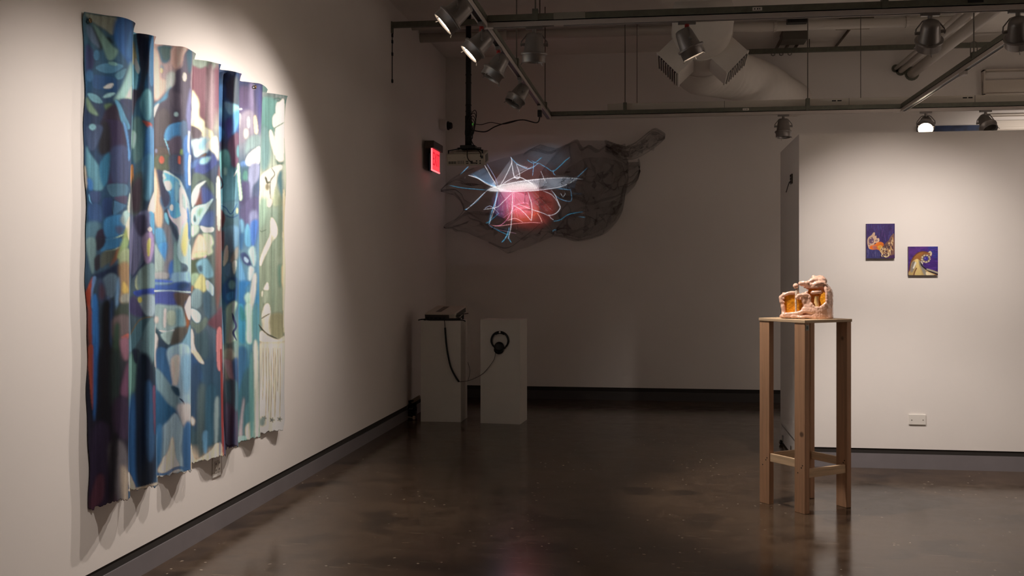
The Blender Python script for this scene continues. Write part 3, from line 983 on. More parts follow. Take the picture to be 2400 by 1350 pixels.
    P('C', 4, '757,400 780,420 775,450 760,440', (222, 206, 190), 4)
    P('C', 4, '830,500 860,490 855,610 835,610', (82, 138, 176), 4)
    P('C', 4, '757,560 772,640 800,660 757,675', (216, 196, 168), 3)
    P('C', 4, '780,670 840,630 880,600 910,560 950,570 962,640 860,664', (216, 194, 166), 3)
    P('C', 4, '940,250 955,120 960,600 945,600', (150, 70, 66), 2)
    L('C', '937,0 942,300 950,575', (142, 52, 54), 3, 1, 1, False)
    P('C', 4, '925,560 938,560 934,640 925,640', (112, 120, 140), 2)
    # ---- fifth fold
    P('7', 5, '90,60 290,100 290,180 160,130 100,130', (34, 56, 90), 4)
    P('7', 5, '140,230 220,130 290,160 290,400 200,360 150,290', (62, 72, 84), 7)
    P('7', 5, '95,230 150,200 160,300 110,420', (52, 104, 158), 8)
    P('7', 5, '150,370 220,380 300,420 290,470 240,490 180,470', (120, 178, 198), 4)
    P('7', 5, '230,480 290,450 285,560 230,690 215,600', (66, 138, 190), 5)
    P('7', 5, '160,560 220,520 225,660 190,720', (74, 66, 128), 7)
    P('7', 5, '95,600 140,640 130,720 95,740', (64, 130, 188), 6)
    P('7', 5, '190,740 260,660 290,700 280,960 220,980 190,850', (98, 64, 88), 6)
    P('7', 5, '100,860 180,830 210,950 190,1040 110,1060', (92, 152, 156), 6)
    P('7', 5, '270,800 290,780 288,900 265,860', (74, 140, 150), 4)
    P('7', 5, '105,1050 200,1000 260,1080 250,1300 110,1350', (86, 140, 158), 8)
    E('7', 155, 1030, 18, 40, (150, 190, 180), 5)
    L('7', '275,1010 240,1080', (196, 220, 212), 2)
    L('7', '110,1080 130,1160 112,1200', (56, 44, 60), 3)
    P('8', 5, '115,30 280,10 280,60 220,150 170,140 120,90', (96, 140, 160), 5)
    L('8', '120,50 165,75 215,130 270,30', (46, 92, 138), 2)
    L('8', '160,140 220,165 280,140', (54, 92, 132), 2)
    E('8', 270, 100, 10, 26, (196, 206, 140), 1.5)
    P('8', 5, '115,90 155,160 140,240 120,260', (106, 60, 64), 3)
    P('8', 5, '120,300 155,320 140,460 118,480', (116, 72, 80), 5)
    P('8', 5, '160,260 285,260 270,460 200,500 160,420', (92, 136, 168), 7)
    P('8', 5, '135,610 150,480 180,430 185,560 150,630', (176, 188, 166), 3)
    P('8', 5, '210,590 250,470 280,450 270,560', (138, 136, 130), 4)
    P('8', 5, '225,600 265,580 260,660 240,710', (172, 190, 180), 3)
    P('8', 5, '150,640 210,600 200,720 160,720', (76, 128, 166), 5)
    P('8', 5, '130,830 180,760 260,740 275,860 250,960 180,1000 135,930', (40, 90, 146), 4)
    E('8', 222, 810, 30, 46, (98, 162, 172), 4)
    P('8', 5, '170,900 240,870 230,950 180,960', (50, 132, 190), 5)
    P('8', 5, '160,1060 230,970 270,990 240,1080 230,1180 260,1300 240,1350 160,1350', (160, 190, 168), 5)
    L('8', '225,1080 240,1140 260,1210 235,1270 265,1345', (58, 66, 104), 4)
    P('8', 5, '125,1080 160,1080 160,1350 120,1350', (80, 126, 160), 6)
    P('C', 5, '960,0 1010,0 1020,80 990,190 965,160 955,60', (158, 172, 158), 5)
    P('C', 5, '955,60 1010,80 1020,180 985,160', (188, 170, 184), 4)
    P('C', 5, '1005,70 1040,60 1040,240 1015,190', (54, 86, 128), 4)
    P('C', 5, '965,190 1040,200 1040,360 985,330', (82, 124, 142), 7)
    P('C', 5, '958,340 1000,330 1035,420 1040,570 970,580', (104, 98, 126), 7)
    P('C', 5, '1000,380 1020,380 1025,560 1000,560', (74, 78, 112), 4)
    L('C', '965,560 985,578 1008,570 1036,578', (54, 44, 66), 3)
    # ---- sixth fold
    P('7', 6, '290,165 410,170 550,230 540,270 420,220 300,230', (50, 56, 88), 3)
    P('7', 6, '295,230 380,230 370,400 300,400', (74, 60, 92), 8)
    P('7', 6, '390,200 430,230 420,500 390,500', (120, 108, 144), 7)
    P('7', 6, '440,220 500,250 490,700 470,500', (66, 68, 122), 7)
    E('7', 432, 225, 10, 20, (210, 196, 190), 1.5)
    L('7', '290,436 318,434', (206, 220, 222), 3)
    P('7', 6, '292,480 315,520 296,620', (206, 212, 208), 2)
    P('7', 6, '300,500 420,460 430,700 340,740 300,760', (132, 124, 140), 9)
    P('7', 6, '430,520 450,500 468,620 462,670 440,660', (226, 204, 158), 2.5)
    E('7', 355, 670, 22, 50, (188, 186, 178), 6)
    E('7', 380, 560, 18, 60, (172, 176, 186), 6)
    P('7', 6, '370,720 480,680 490,790 400,820 350,870', (122, 146, 148), 7)
    P('7', 6, '345,950 370,880 420,830 490,795 488,940 440,980 360,985', (206, 208, 206), 2.5)
    P('7', 6, '410,850 455,830 450,950 425,970', (226, 214, 196), 3)
    P('7', 6, '292,960 340,930 370,1000 330,1010', (84, 124, 176), 4)
    P('7', 6, '300,1000 400,990 390,1130 330,1150 300,1120', (62, 92, 112), 6)
    E('7', 350, 1080, 26, 60, (72, 128, 118), 6)
    P('7', 6, '390,980 480,960 475,1100 420,1180 400,1340 380,1200', (140, 146, 180), 6)
    P('7', 6, '300,1150 380,1140 390,1350 300,1350', (76, 72, 108), 7)
    P('7', 0, '270,980 290,960 300,1100 310,1200 318,1290 295,1310 285,1230 275,1120', (166, 204, 170), 2)
    P('8', 6, '290,100 380,-10 470,-10 470,200 440,330 330,220', (88, 84, 122), 8)
    P('8', 6, '390,130 450,100 460,220 420,420 390,300', (132, 138, 178), 7)
    P('8', 6, '295,190 330,200 340,300 310,320', (96, 150, 182), 4)
    P('8', 6, '335,330 370,220 410,330 400,440 350,430', (84, 152, 192), 4)
    P('8', 6, '400,220 470,200 440,420 410,430', (62, 112, 190), 6)
    P('8', 6, '290,340 330,320 320,470 290,450', (48, 96, 138), 4)
    P('8', 6, '300,520 340,500 390,550 425,640 380,630 330,600', (52, 68, 110), 3)
    P('8', 6, '340,540 380,570 370,600 340,580', (136, 162, 190), 3)
    P('8', 6, '380,480 430,440 450,560 430,640 400,560', (164, 200, 202), 4)
    P('8', 6, '290,560 300,560 345,720 350,780 290,770', (84, 146, 192), 5)
    P('8', 6, '385,640 430,650 420,740 380,770', (176, 200, 206), 4)
    P('8', 6, '285,790 390,785 350,850 350,980 290,1010', (28, 108, 168), 4)
    P('8', 6, '400,870 420,740 450,700 448,860 420,1020 400,1060 370,960', (212, 206, 184), 4)
    P('8', 6, '340,930 380,880 400,960 370,1000', (150, 190, 176), 4)
    P('8', 6, '240,1060 300,990 340,1050 350,1350 290,1350 250,1180', (36, 130, 166), 6)
    P('8', 6, '300,1010 350,1090 370,1135 310,1150 295,1090', (34, 118, 128), 3)
    P('8', 6, '350,1010 400,990 420,1080 415,1350 360,1350 360,1180', (168, 206, 184), 4)
    P('8', 6, '420,1080 460,1000 470,1350 425,1350', (72, 124, 136), 6)
    P('C', 6, '1040,0 1090,0 1080,120 1055,220 1040,240', (44, 96, 136), 6)
    P('C', 6, '1060,200 1120,120 1110,480 1055,490', (52, 96, 112), 9)
    P('C', 6, '1045,480 1075,280 1070,520 1045,540', (178, 166, 176), 5)
    P('C', 6, '1075,360 1110,320 1100,520 1070,520', (66, 120, 132), 6)
    P('C', 6, '1085,460 1130,430 1128,520 1090,532', (216, 204, 182), 4)
    P('C', 6, '1040,520 1090,515 1080,545 1040,550', (150, 196, 192), 3)
    P('C', 6, '1130,0 1160,0 1165,480 1140,500', (196, 200, 184), 4)
    P('C', 6, '1110,60 1130,60 1135,480 1110,500', (86, 140, 140), 4)
    # ---- seventh fold
    P('7', 7, '515,270 720,310 720,350 620,340 520,330', (106, 116, 116), 3)
    L('7', '530,335 600,345 660,330 720,360', (60, 92, 86), 3, .8)
    P('7', 7, '500,340 650,360 640,600 560,660 500,640', (88, 132, 128), 7)
    P('7', 7, '645,400 680,365 722,380 716,900 690,935 650,920 625,800 640,600', (232, 222, 204), 2.5)
    P('7', 7, '610,520 640,480 640,600 615,600', (214, 208, 190), 3)
    P('7', 7, '575,660 600,640 640,780 630,880 590,760', (222, 212, 192), 3)
    P('7', 7, '500,640 560,620 590,800 570,980 500,1000', (104, 138, 140), 7)
    P('7', 7, '640,915 680,950 712,930 712,960 660,970', (84, 104, 96), 3)
    L('7', '720,560 690,580 640,610 600,640', (100, 124, 112), 2)
    P('7', 7, '495,1080 580,1010 690,970 690,1040 640,1160 600,1350 490,1350 490,1200', (226, 218, 198), 3)
    L('7', '600,1000 630,1060 590,1120 585,1200 590,1300', (96, 100, 84), 2)
    L('7', '540,1080 560,1140 580,1130', (90, 92, 76), 4)
    E('7', 560, 1180, 20, 34, (120, 114, 92), 3)
    P('7', 7, '650,1100 700,1020 705,1350 690,1280', (74, 110, 118), 4)
    P('7', 7, '610,1350 640,1180 690,1290 700,1350', (142, 152, 126), 4)
    P('8', 7, '545,10 600,-10 600,40 570,65', (226, 214, 194), 2)
    P('8', 7, '485,0 560,0 540,200 490,260', (138, 166, 148), 8)
    P('8', 7, '590,200 605,165 650,240 655,330 600,410 545,520 495,630 490,570 530,450 585,330', (220, 206, 186), 2.5)
    L('8', '490,290 505,300 550,280', (96, 116, 100), 2)
    P('8', 7, '600,420 620,400 620,1000 600,1000', (112, 130, 112), 5)
    P('8', 7, '670,20 690,10 680,500 665,500', (106, 122, 100), 4)
    P('8', 7, '660,640 700,630 695,800 670,820', (86, 118, 104), 5)
    P('8', 7, '525,850 560,785 572,850 550,865', (232, 222, 202), 1.5)
    P('8', 7, '505,880 520,870 515,920 505,920', (222, 210, 190), 1.5)
    P('8', 7, '520,880 560,870 550,980 520,980', (148, 160, 140), 4)
    P('8', 7, '490,1190 520,1040 550,990 580,1010 590,1120 590,1290 520,1240', (226, 212, 188), 3)
    L('8', '500,1135 540,1110 585,1085', (96, 90, 74), 2)
    P('8', 7, '590,1100 720,1100 710,1300 650,1320 590,1270', (128, 126, 96), 6)
    P('8', 7, '470,1010 510,1180 490,1350 470,1350', (100, 130, 124), 5)
    L('8', '475,1190 520,1250 570,1290 660,1330', (64, 66, 60), 3)
    P('8', 7, '490,1350 500,1250 570,1300 660,1335 720,1300 720,1350', (222, 206, 180), 3)
    P('8', 7, '700,640 740,640 738,800 705,820', (206, 184, 136), 4)
    P('B', 7, '1505,200 1525,250 1525,1000 1508,1040', (196, 184, 152), 3)
    for i, x in enumerate((1188, 1206, 1222, 1236, 1250, 1262, 1276, 1290)):
        e = (300, 410, 380, 430, 300, 400, 250, 400)[i]
        L('C', f'{x},-10 {x + 3},{e // 2} {x - 2},{e}', (118, 112, 92), 1.2, .8, .6)
    for x, y in ((1195, 410), (1243, 420), (1288, 415)):
        for a in range(5):
            L('C', f'{x},{y} {x + 16 * math.cos(a * 1.25)},{y + 16 * math.sin(a * 1.25)}', (72, 88, 92), 2.5, .8)
    P('C', 7, '1165,420 1195,400 1200,450 1170,455', (110, 128, 126), 4)
    # raw edges and long brush fibres
    P('B', 1, '135,-20 150,-20 160,100 140,130', (176, 164, 142), 2, .7)
    rng = np.random.default_rng(5)
    n = rng.standard_normal((cv.h, cv.w))
    for _ in range(2):
        c = np.cumsum(np.pad(n, ((26, 25), (0, 0)), mode='reflect'), 0)
        n = (c[50:50 + cv.h] - c[:cv.h]) / 50
    n = n / n.std()
    n2 = rng.standard_normal((cv.h, cv.w))
    n3 = Canvas.blur(rng.standard_normal((cv.h, cv.w)), 1)
    c = np.cumsum(np.pad(n3, ((91, 90), (0, 0)), mode='reflect'), 0)
    n3 = c[180:180 + cv.h] - c[:cv.h]
    n3 = n3 / n3.std()
    cv.a *= np.clip(1 + 0.085 * n3 + 0.04 * n + 0.025 * n2, 0.55, 1.5)[..., None]
    cv.a = cv.a * 0.9 + 0.1 * cv.a ** 1.6          # deepen the darks a little, as oil paint sinks into raw canvas
    return cv


def build_cloth():
    cv = paint_cloth()
    # photo position -> paint albedo: undo the warm light that falls on it
    gain = np.array(CLOTH_GAIN)
    top = [[(192, 28), (240, 36), (290, 42), (312, 54)], [(312, 77), (340, 81), (361, 86)], [(360, 103), (430, 111), (454, 126)], [(450, 139), (480, 143), (513, 151)],
           [(513, 163), (540, 167), (561, 173)], [(561, 190), (610, 197), (622, 210)], [(617, 217), (640, 220), (669, 225)]]
    bot = [[(205, 1196), (250, 1181), (302, 1168)], [(302, 1150), (335, 1145), (367, 1138)], [(367, 1119), (410, 1111), (447, 1104)], [(447, 1086), (490, 1077), (527, 1067)],
           [(527, 1051), (542, 1048), (557, 1046)], [(557, 1037), (580, 1032), (609, 1023)], [(610, 1015), (640, 1011), (667, 1008)]]
    offs = [0.11, 0.09, 0.085, 0.065, 0.09, 0.06, 0.05]
    def place(u, v, off):
        return at_x(u, v, LW + off)
    NP = 56
    def edge(rows):
        """control points along one edge: rises off the wall to the lip of each fold, then falls back behind it"""
        pts = []
        for k, r in enumerate(rows):
            (u0, v0), (u1, v1) = r[0], r[-1]
            f = lambda t: (u0 + (u1 - u0) * t, np.interp(u0 + (u1 - u0) * t, [q[0] for q in r], [q[1] for q in r]))
            o = offs[k]
            seq = [(0.0, 0.016), (0.2, 0.016 + o * 0.10), (0.45, o * 0.58), (0.7, o * 1.0), (0.88, o * 1.12), (1.0, o)]
            pan = []
            if k == 0:
                seq[0] = (0.0, 0.005); seq[1] = (0.2, o * 0.16); seq[2] = (0.45, o * 0.52)
            for t, of in seq:
                u, v = f(t)
                pan.append(place(u, v, of))
            if k < 6:
                nu, nv = rows[k + 1][0]
                nx = place(nu, nv, 0.016)
                lip = pan[-1]
                for t, of in ((0.28, o * 0.72), (0.62, o * 0.28)):
                    q = lip.lerp(nx, t); q.x = LW + of
                    pan.append(q)
            pts += pan
        return pts
    et, eb = edge(top), edge(bot)
    st = np.array([tuple(p) for p in smooth_path(et, 10)])
    sb = np.array([tuple(p) for p in smooth_path(eb, 10)])
    nx = len(st); ny = 560
    t = np.linspace(0, 1, ny)[:, None, None]
    V = st[None] * (1 - t) + sb[None] * t
    # gentle waviness of hanging canvas, ragged hem
    s = np.linspace(0, 1, nx)[None, :]
    tt = t[..., 0]
    wob = 0.006 * np.sin(9 * tt + 17 * s) * np.sin(3.0 * tt * np.pi) + 0.004 * np.sin(23 * tt + 40 * s)
    V[..., 0] += np.clip(wob, -0.008, 0.02) * (1 - np.exp(-(s / 0.03) ** 2))
    # deep pinch below the top left grommet
    pin = np.exp(-((s - 0.055) / 0.03) ** 2) * np.exp(-((tt - 0.07) / 0.05) ** 2)
    V[..., 0] -= 0.0 * pin
    left = np.exp(-(s / 0.012) ** 2)
    V[..., 1] += left * 0.012 * (np.sin(12 * tt) ** 2 + 0.6 * np.sin(29 * tt) ** 2)
    V[..., 0] += left * 0.003 * np.sin(12 * tt) ** 2
    rng = np.random.default_rng(3)
    hem = np.cumsum(rng.standard_normal(nx)) ; hem = hem - np.convolve(hem, np.ones(15) / 15, 'same')
    V[..., 2] += 0.004 * hem[None, :] * (tt > 0.5) * (tt - 0.5) * 2
    # a lip folds outwards at the top of each pleat
    V[..., 0] += 0.012 * np.exp(-tt / 0.012)
    x, y, z = V[..., 0], V[..., 1], V[..., 2]
    d = -SN * x + CS * y
    l = CS * x + SN * y
    u = CX + F * l / d
    v = CY - F * (z - CAM_H) / d
    C = cv.sample(u, v) * gain
    lum = (C @ np.array((0.25, 0.62, 0.13)))[..., None]
    C = np.clip(C * 0.86 + lum * 0.14, 0.008, 0.66)
    root = thing('pleated_painting', 'tall unstretched canvas painting in blues pinned in loose vertical pleats on the left wall', 'painting', (LW, 5.4, 0.42))
    m = mat_attr('painted_canvas', 0.62, 0.15)
    grid_object('canvas', V, nx, ny, C, m, root, thickness=0.002)
    for (gu, gv, of) in ((209, 48, 0.024), (597, 204, 0.054), (660, 232, 0.055)):
        p = at_x(gu, gv, LW + of)
        R = Matrix.Translation(p + Vector((0.004, 0, 0))) @ Matrix.Rotation(math.pi / 2, 4, 'Y')
        MB().lathe([(0.004, 0), (0.004, 0.004), (0.011, 0.004), (0.012, 0)], R, 16).build('grommet', mat('brass_grommet', (120, 98, 70), 0.4, 0.8), root, smooth=True)
    return root


CLOTH_GAIN = (1.38, 1.40, 1.36)
build_cloth()

# ================================================================== lighting track
TZ = 3.07                                    # underside of the track
YN = at_z(1150, 66, TZ).y                    # near cross track
YF = at_z(1300, 280, TZ).y                   # far cross track
XL, XR = -1.095, 2.37                        # tracks running away from the camera


def rail(name_label, a, b, group=None):
    a, b = Vector(a), Vector(b)
    d = (b - a).normalized()
    side = d.cross(Vector((0, 0, 1)))
    t = thing('light_track', name_label, 'track', ((a + b) / 2).xy[:] + (TZ,), 'hanging lighting tracks')
    m = MB()
    for s in (-1, 1):                         # channel with an open slot below
        m.beam(a + side * (s * 0.0195) + Vector((0, 0, 0.018)), b + side * (s * 0.0195) + Vector((0, 0, 0.018)), 0.007, 0.036)
    m.beam(a + Vector((0, 0, 0.033)), b + Vector((0, 0, 0.033)), 0.046, 0.006)
    m.build('channel', M_TRACK, t)
    MB().beam(a + Vector((0, 0, 0.017)), b + Vector((0, 0, 0.017)), 0.0318, 0.022).build('slot', M_BLACK, t)
    MB().beam(a + Vector((0, 0, 0.0575)), b + Vector((0, 0, 0.0575)), 0.041, 0.041).build('strut', M_STRUT, t)
    return t


def hanger(t, x, y, top=CZ, z0=TZ + 0.078, clamp=0.075):
    MB().tube([(x, y, z0), (x, y, top)], 0.0055, 6).build('hanger_rod', M_STEEL, t)
    MB().box((x - 0.018, y - 0.028, z0 - 0.045), (x + 0.018, y + 0.028, z0 + clamp)).build('hanger_clamp', M_STRUT, t)


r1 = rail('near hanging track crossing the top of the view above the wooden stand', (XL + 0.024, YN, TZ), (6.0, YN, TZ))
for u in (1255, 2073):
    p = at_y(u, 10, YN); hanger(r1, p.x, YN, clamp=0.03)
r2 = rail('far hanging track crossing the room in front of the mesh sculpture', (XL - 0.02, YF, TZ), (6.0, YF, TZ))
for u in (1465, 1893):
    p = at_y(u, 240, YF); hanger(r2, p.x, YF)
r3 = rail('left hanging track running away beside the pleated blue painting', (XL, 2.6, TZ), (XL, YF - 0.024, TZ))
for y in (7.9, 9.95):
    hanger(r3, XL + 0.012, y, clamp=0.02)
r4 = rail('right hanging track running back above the white partition', (XR, YN + 0.024, TZ), (XR, YF - 0.024, TZ))
hanger(r4, XR, 8.15, clamp=0.02)
for s in (-1, 1):
    MB().tube([(XR + s * 0.024, 8.15, TZ + 0.05), (XR + s * 0.024, 8.15, TZ + 0.17), (XR, 8.15, TZ + 0.18)], 0.004, 6).build('hanger_hook', M_STEEL, r4)
# small printed tags and a black cover on the struts
M_TAG = mat('paper_tag', (222, 216, 206), 0.7)
M_INK = mat('tag_ink', (40, 38, 36), 0.7)
for rt, y0, u, v, w in ((r1, YN, 1775, 22, 0.058), (r2, YF, 1748, 257, 0.06)):
    p = at_y(u, v, y0 - 0.0215)
    tg = MB().box((p.x - w / 2, y0 - 0.0235, TZ + 0.047), (p.x + w / 2, y0 - 0.0208, TZ + 0.068)).build('paper_tag', M_TAG, rt)
    for k, (dx, ww) in enumerate(((-0.016, 0.006), (0.002, 0.007), (0.014, 0.006))):
        MB().box((p.x + dx - ww / 2, y0 - 0.0245, TZ + 0.053), (p.x + dx + ww / 2, y0 - 0.0234, TZ + 0.062)).build('print_mark', M_INK, tg)
p = at_y(2284, 7, YN)
MB().box((p.x - 0.045, YN - 0.024, TZ + 0.05), (p.x + 0.045, YN - 0.0206, TZ + 0.072)).build('black_tape', M_BLACK, r1)
# pale couplers where track pieces meet
for rt, y0, us in ((r1, YN, (1145, 1310)), (r2, YF, (1310, 1410, 2100, 2125))):
    for u in us:
        q = at_y(u, 60 if rt is r1 else 270, y0)
        MB().box((q.x - 0.03, y0 - 0.0225, TZ - 0.001), (q.x + 0.03, y0 + 0.0225, TZ + 0.037)).build('coupler', M_TRACK, rt)
p = at_y(1335, 40, YN)
MB().box((p.x - 0.10, YN - 0.0225, TZ + 0.037), (p.x + 0.10, YN + 0.0225, TZ + 0.0795)).build('splice_plate', mat('pale_strut', (150, 146, 134), 0.5, 0.3), r1)
# unused adapter on the right track
p = at_z(2262, 172, TZ - 0.01)
MB().box((XR - 0.017, p.y - 0.06, TZ - 0.028), (XR + 0.017, p.y + 0.06, TZ + 0.002)).build('spare_adapter', M_TRACK, r4, bevel=0.004)

# ------------------------------------------------------------------ track lamps
def lamp(x, y, aim, label, lit=0.0, spread=58, blend=0.6, red=False, along='x', hint=None, rad=0.03):
    aim = Vector(aim).normalized()
    piv = Vector((x, y, TZ - 0.115))
    t = thing('track_lamp', label, 'spotlight', (x, y, TZ - 0.03), 'spotlights on the lighting tracks')
    ad = (0.055, 0.016) if along == 'x' else (0.016, 0.055)
    MB().box((x - ad[0], y - ad[1], TZ - 0.018), (x + ad[0], y + ad[1], TZ + 0.004)).build('adapter', M_CAN, t, bevel=0.003)
    MB().tube([(x, y, TZ - 0.05), (x, y, TZ - 0.016)], 0.014, 12).build('stem', M_RED if red else M_CAN, t)
    h = Vector(hint) if hint else aim.cross(Vector((0, 0, 1)))
    if h.length < 0.05:
        h = Vector((1, 0, 0))
    h = (h - aim * h.dot(aim)).normalized()
    hh = Vector((h.x, h.y, 0)).normalized()
    top = Vector((x, y, TZ - 0.048))
    MB().tube([piv + hh * 0.083 + Vector((0, 0, -0.012)), piv + hh * 0.081 + Vector((0, 0, 0.02)), top + hh * 0.045, top + hh * 0.03 + Vector((0, 0, 0.006)),
               top - hh * 0.03 + Vector((0, 0, 0.006)), top - hh * 0.045, piv - hh * 0.081 + Vector((0, 0, 0.02)), piv - hh * 0.083 + Vector((0, 0, -0.012))], 0.0045, 6).build('yoke', M_CAN, t)
    MB().tube([top + hh * 0.02, top + hh * 0.03 + Vector((0, 0.01, -0.02)), piv - aim * 0.04 + hh * 0.03 + Vector((0, 0, 0.02)), piv - aim * 0.05], 0.004, 6).build('cable', M_CABLE, t)
    q = aim.to_track_quat('Z', 'Y').to_matrix().to_4x4()
    M = Matrix.Translation(piv) @ q
    MB().lathe([(0.0, -0.072), (0.034, -0.072), (0.047, -0.066), (0.054, -0.045), (0.0665, 0.045), (0.068, 0.052)], M, 28).build('can', M_CAN, t, smooth=True)
    rg = MB().lathe([(0.068, 0.050), (0.082, 0.050), (0.084, 0.054), (0.084, 0.061), (0.080, 0.065), (0.0745, 0.066), (0.0745, 0.110), (0.072, 0.113), (0.068, 0.112), (0.067, 0.09), (0.067, 0.06)], M, 28).build('lens_ring', M_CAN, t, smooth=True)
    for k in range(3):
        an = k * 2.0944 + 0.4
        c, s = math.cos(an), math.sin(an)
        MB().tube([M @ Vector((0.072 * c, 0.072 * s, 0.105)), M @ Vector((0.078 * c, 0.078 * s, 0.118)), M @ Vector((0.084 * c, 0.084 * s, 0.126))], 0.003, 6).build('clip', M_CAN, rg)
    for s in (-1, 1):
        MB().tube([piv + h * (s * 0.058), piv + h * (s * 0.088)], 0.010, 10).build('pivot_knob', M_CAN, t)
    if lit > 0:
        MB().lathe([(0.0, 0.106), (0.05, 0.105), (0.0675, 0.098)], M, 28).build('lens', emit('lit_lens', (1.0, 0.82, 0.62), 22.0), t, smooth=True)
        ld = bpy.data.lights.new('lamp_beam', 'SPOT')
        ld.energy = lit
        ld.color = WARM
        ld.spot_size = math.radians(spread)
        ld.spot_blend = blend
        ld.shadow_soft_size = rad
        lo = bpy.data.objects.new('lamp_beam', ld)
        COL.objects.link(lo)
        lo.parent = t
        lo.location = piv + aim * 0.14 - Vector(t['_org'])
        lo.rotation_euler = (-aim).to_track_quat('Z', 'Y').to_euler()
    else:
        MB().lathe([(0.0, 0.088), (0.05, 0.087), (0.0675, 0.082)], M, 28).build('lens', mat('dark_lens', (54, 50, 46), 0.15), t, smooth=True)
    return t


P_L = 106.0
lamp(XL, 3.70, Vector((-1.43, 0.55, -1.85)), 'lit spotlight on the left track above the view, washing the near end of the painting', P_L * 0.74, 92, 0.95, along='y')
lamp(XL, 5.60, Vector((-1.43, -0.24, -1.22)), 'lit spotlight nearest the camera in view on the left track, washing the blue painting', P_L * 0.8, 98, 0.85, along='y')
lamp(XL, 6.36, Vector((-1.43, -0.32, -1.42)), 'second lit spotlight on the left track, under a red sleeve by the crossing', P_L * 0.98, 112, 0.75, red=True, along='y')
lamp(XL, 7.06, Vector((-0.62, -0.12, -1.0)), 'unlit spotlight with a red sleeve, third along the left track', 0, red=True, along='y')
lamp(XL, 8.20, Vector((-0.62, -0.35, -1.0)), 'unlit spotlight nearest the hanging projector on the left track', 0, along='y')
def on_near(u): return at_y(u, 66, YN).x
def on_far(u): return at_y(u, 278, YF).x
lamp(on_near(1252), YN, Vector((-0.04, 0.12, -1.0)), 'unlit spotlight pointing straight down beside the near track crossing', 0, hint=(1, 0.2, 0))
lamp(on_near(1610), YN, Vector((0.46, 0.12, -1.0)), 'lit spotlight with a red sleeve tilted towards the wooden stand', 150, 74, 0.5, red=True, hint=(0.3, -1, 0))
lamp(on_near(2180), YN, Vector((0.16, 1.69, -1.80)), 'lit spotlight facing the partition above the square purple painting', 108, 78, 1.0, hint=(1, 0, 0))
lamp(on_near(2386), YN, Vector((0.3, 0.9, -1.0)), 'spotlight cut off by the right edge on the near track', 32, 80, 0.9, hint=(1, 0, 0))
lamp(on_far(1836), YF, Vector((0.0, -0.08, -1.0)), 'unlit spotlight on the far track just left of the partition corner', 0, hint=(1, 0, 0))
lamp(on_far(2170), YF, Vector((-0.35, -1.25, -1.0)), 'glaring lit spotlight on the far track facing the camera', 75, 70, 0.6, hint=(1, -0.25, 0))
lamp(on_far(2310), YF, Vector((0.25, -0.85, -1.0)), 'unlit spotlight on the far track above the top of the dark blue canvas', 0, hint=(1, 0, 0))
# past the right edge: far-end lamp, then one added to lift the ambient light
lamp(4.3, YF, Vector((0.0, 1.5, -1.0)), 'lit spotlight on the far track beyond the right edge aimed at the back wall', 155, 120, 1.0, hint=(1, 0, 0))
lamp(4.4, YN, Vector((1.0, -0.2, -0.55)), 'lit spotlight on the near track beyond the right edge aimed at the right wall', 340, 110, 0.9, hint=(1, 0, 0))

# ================================================================== ducts, pipes and other ceiling services
def ridged(pts, radii, name, parent, n=28, step=0.05, amp=0.004):
    path = smooth_path(pts, 24)
    rr = np.interp(np.linspace(0, 1, len(path)), np.linspace(0, 1, len(radii)), radii)
    acc, out, last = 0.0, [], path[0]
    for p, r in zip(path, rr):
        acc += (p - last).length; last = p
        out.append(float(r + (amp if (acc / step) % 1.0 < 0.28 else 0)))
    return MB().tube(path, out, n).build(name, M_DUCT, parent, smooth=True)


dk = thing('round_duct', 'big white spiral duct with two side grilles elbowing into the back wall', 'duct', at_d(1647, 50, 8.6)[:])
c0, c1 = at_d(1648, 34, 8.25), at_d(1643, 118, 9.2)
R0 = 0.25
MB().tube([c0, c0.lerp(c1, 0.5), c1], [R0, R0, R0], 40).build('drum', M_DUCT, dk, smooth=True)
MB().tube([c0.lerp(c1, 0.42), c0.lerp(c1, 0.47)], [R0 + 0.008, R0 + 0.008], 40).build('seam_band', M_DUCT, dk, smooth=False)
c2 = at_d(1640, 158, 9.75)
ridged([c1 - (c2 - c1) * 0.02, c2, at_d(1690, 170, 10.2), at_d(1780, 196, 10.85), at_d(1835, 222, 11.4), at_d(1868, 236, 11.95)], [0.255, 0.25, 0.245, 0.235, 0.21, 0.19], 'spiral_branch', dk)
for s, lab in ((-1, 'left'), (1, 'right')):
    n = Vector((s * 0.72, -0.05, -0.69)).normalized()
    ay = (c1 - c0).normalized()
    ay = (ay - n * ay.dot(n)).normalized()
    ax = ay.cross(n)
    cc = c0.lerp(c1, 0.62) + n * (R0 + 0.045)
    M = Matrix(((ax.x, ay.x, n.x, cc.x), (ax.y, ay.y, n.y, cc.y), (ax.z, ay.z, n.z, cc.z), (0, 0, 0, 1)))
    MB().box((-0.125, -0.2, -0.12), (0.125, 0.2, 0.10), M).build('grille_collar', M_DUCT, dk)
    g = MB().box((-0.132, -0.207, 0.095), (0.132, 0.207, 0.108), M).build('grille_frame', M_DUCT, dk)
    MB().box((-0.115, -0.19, 0.1075), (0.115, 0.19, 0.110), M).build('grille_void', M_BLACK, g)
    for k in range(9):
        xx = -0.108 + k * 0.027
        MB().box((xx - 0.003, -0.19, 0.108), (xx + 0.003, 0.19, 0.120), M).build('slat', M_DUCT, g)
# rectangular trunk duct above the near track
tr = MB().box((0.04, 6.95, 3.66), (2.2, 8.25, 4.09)).build('trunk_duct', M_DUCT, origin=(1.7, 7.6, 4.09))
tag(tr, 'flat white rectangular duct under the ceiling above the near track', 'duct')
for k in range(2):
    MB().box((0.034 + 1.1 * k, 6.944, 3.652), (0.06 + 1.1 * k, 8.256, 4.09)).build('joint_band', M_DUCT, tr)


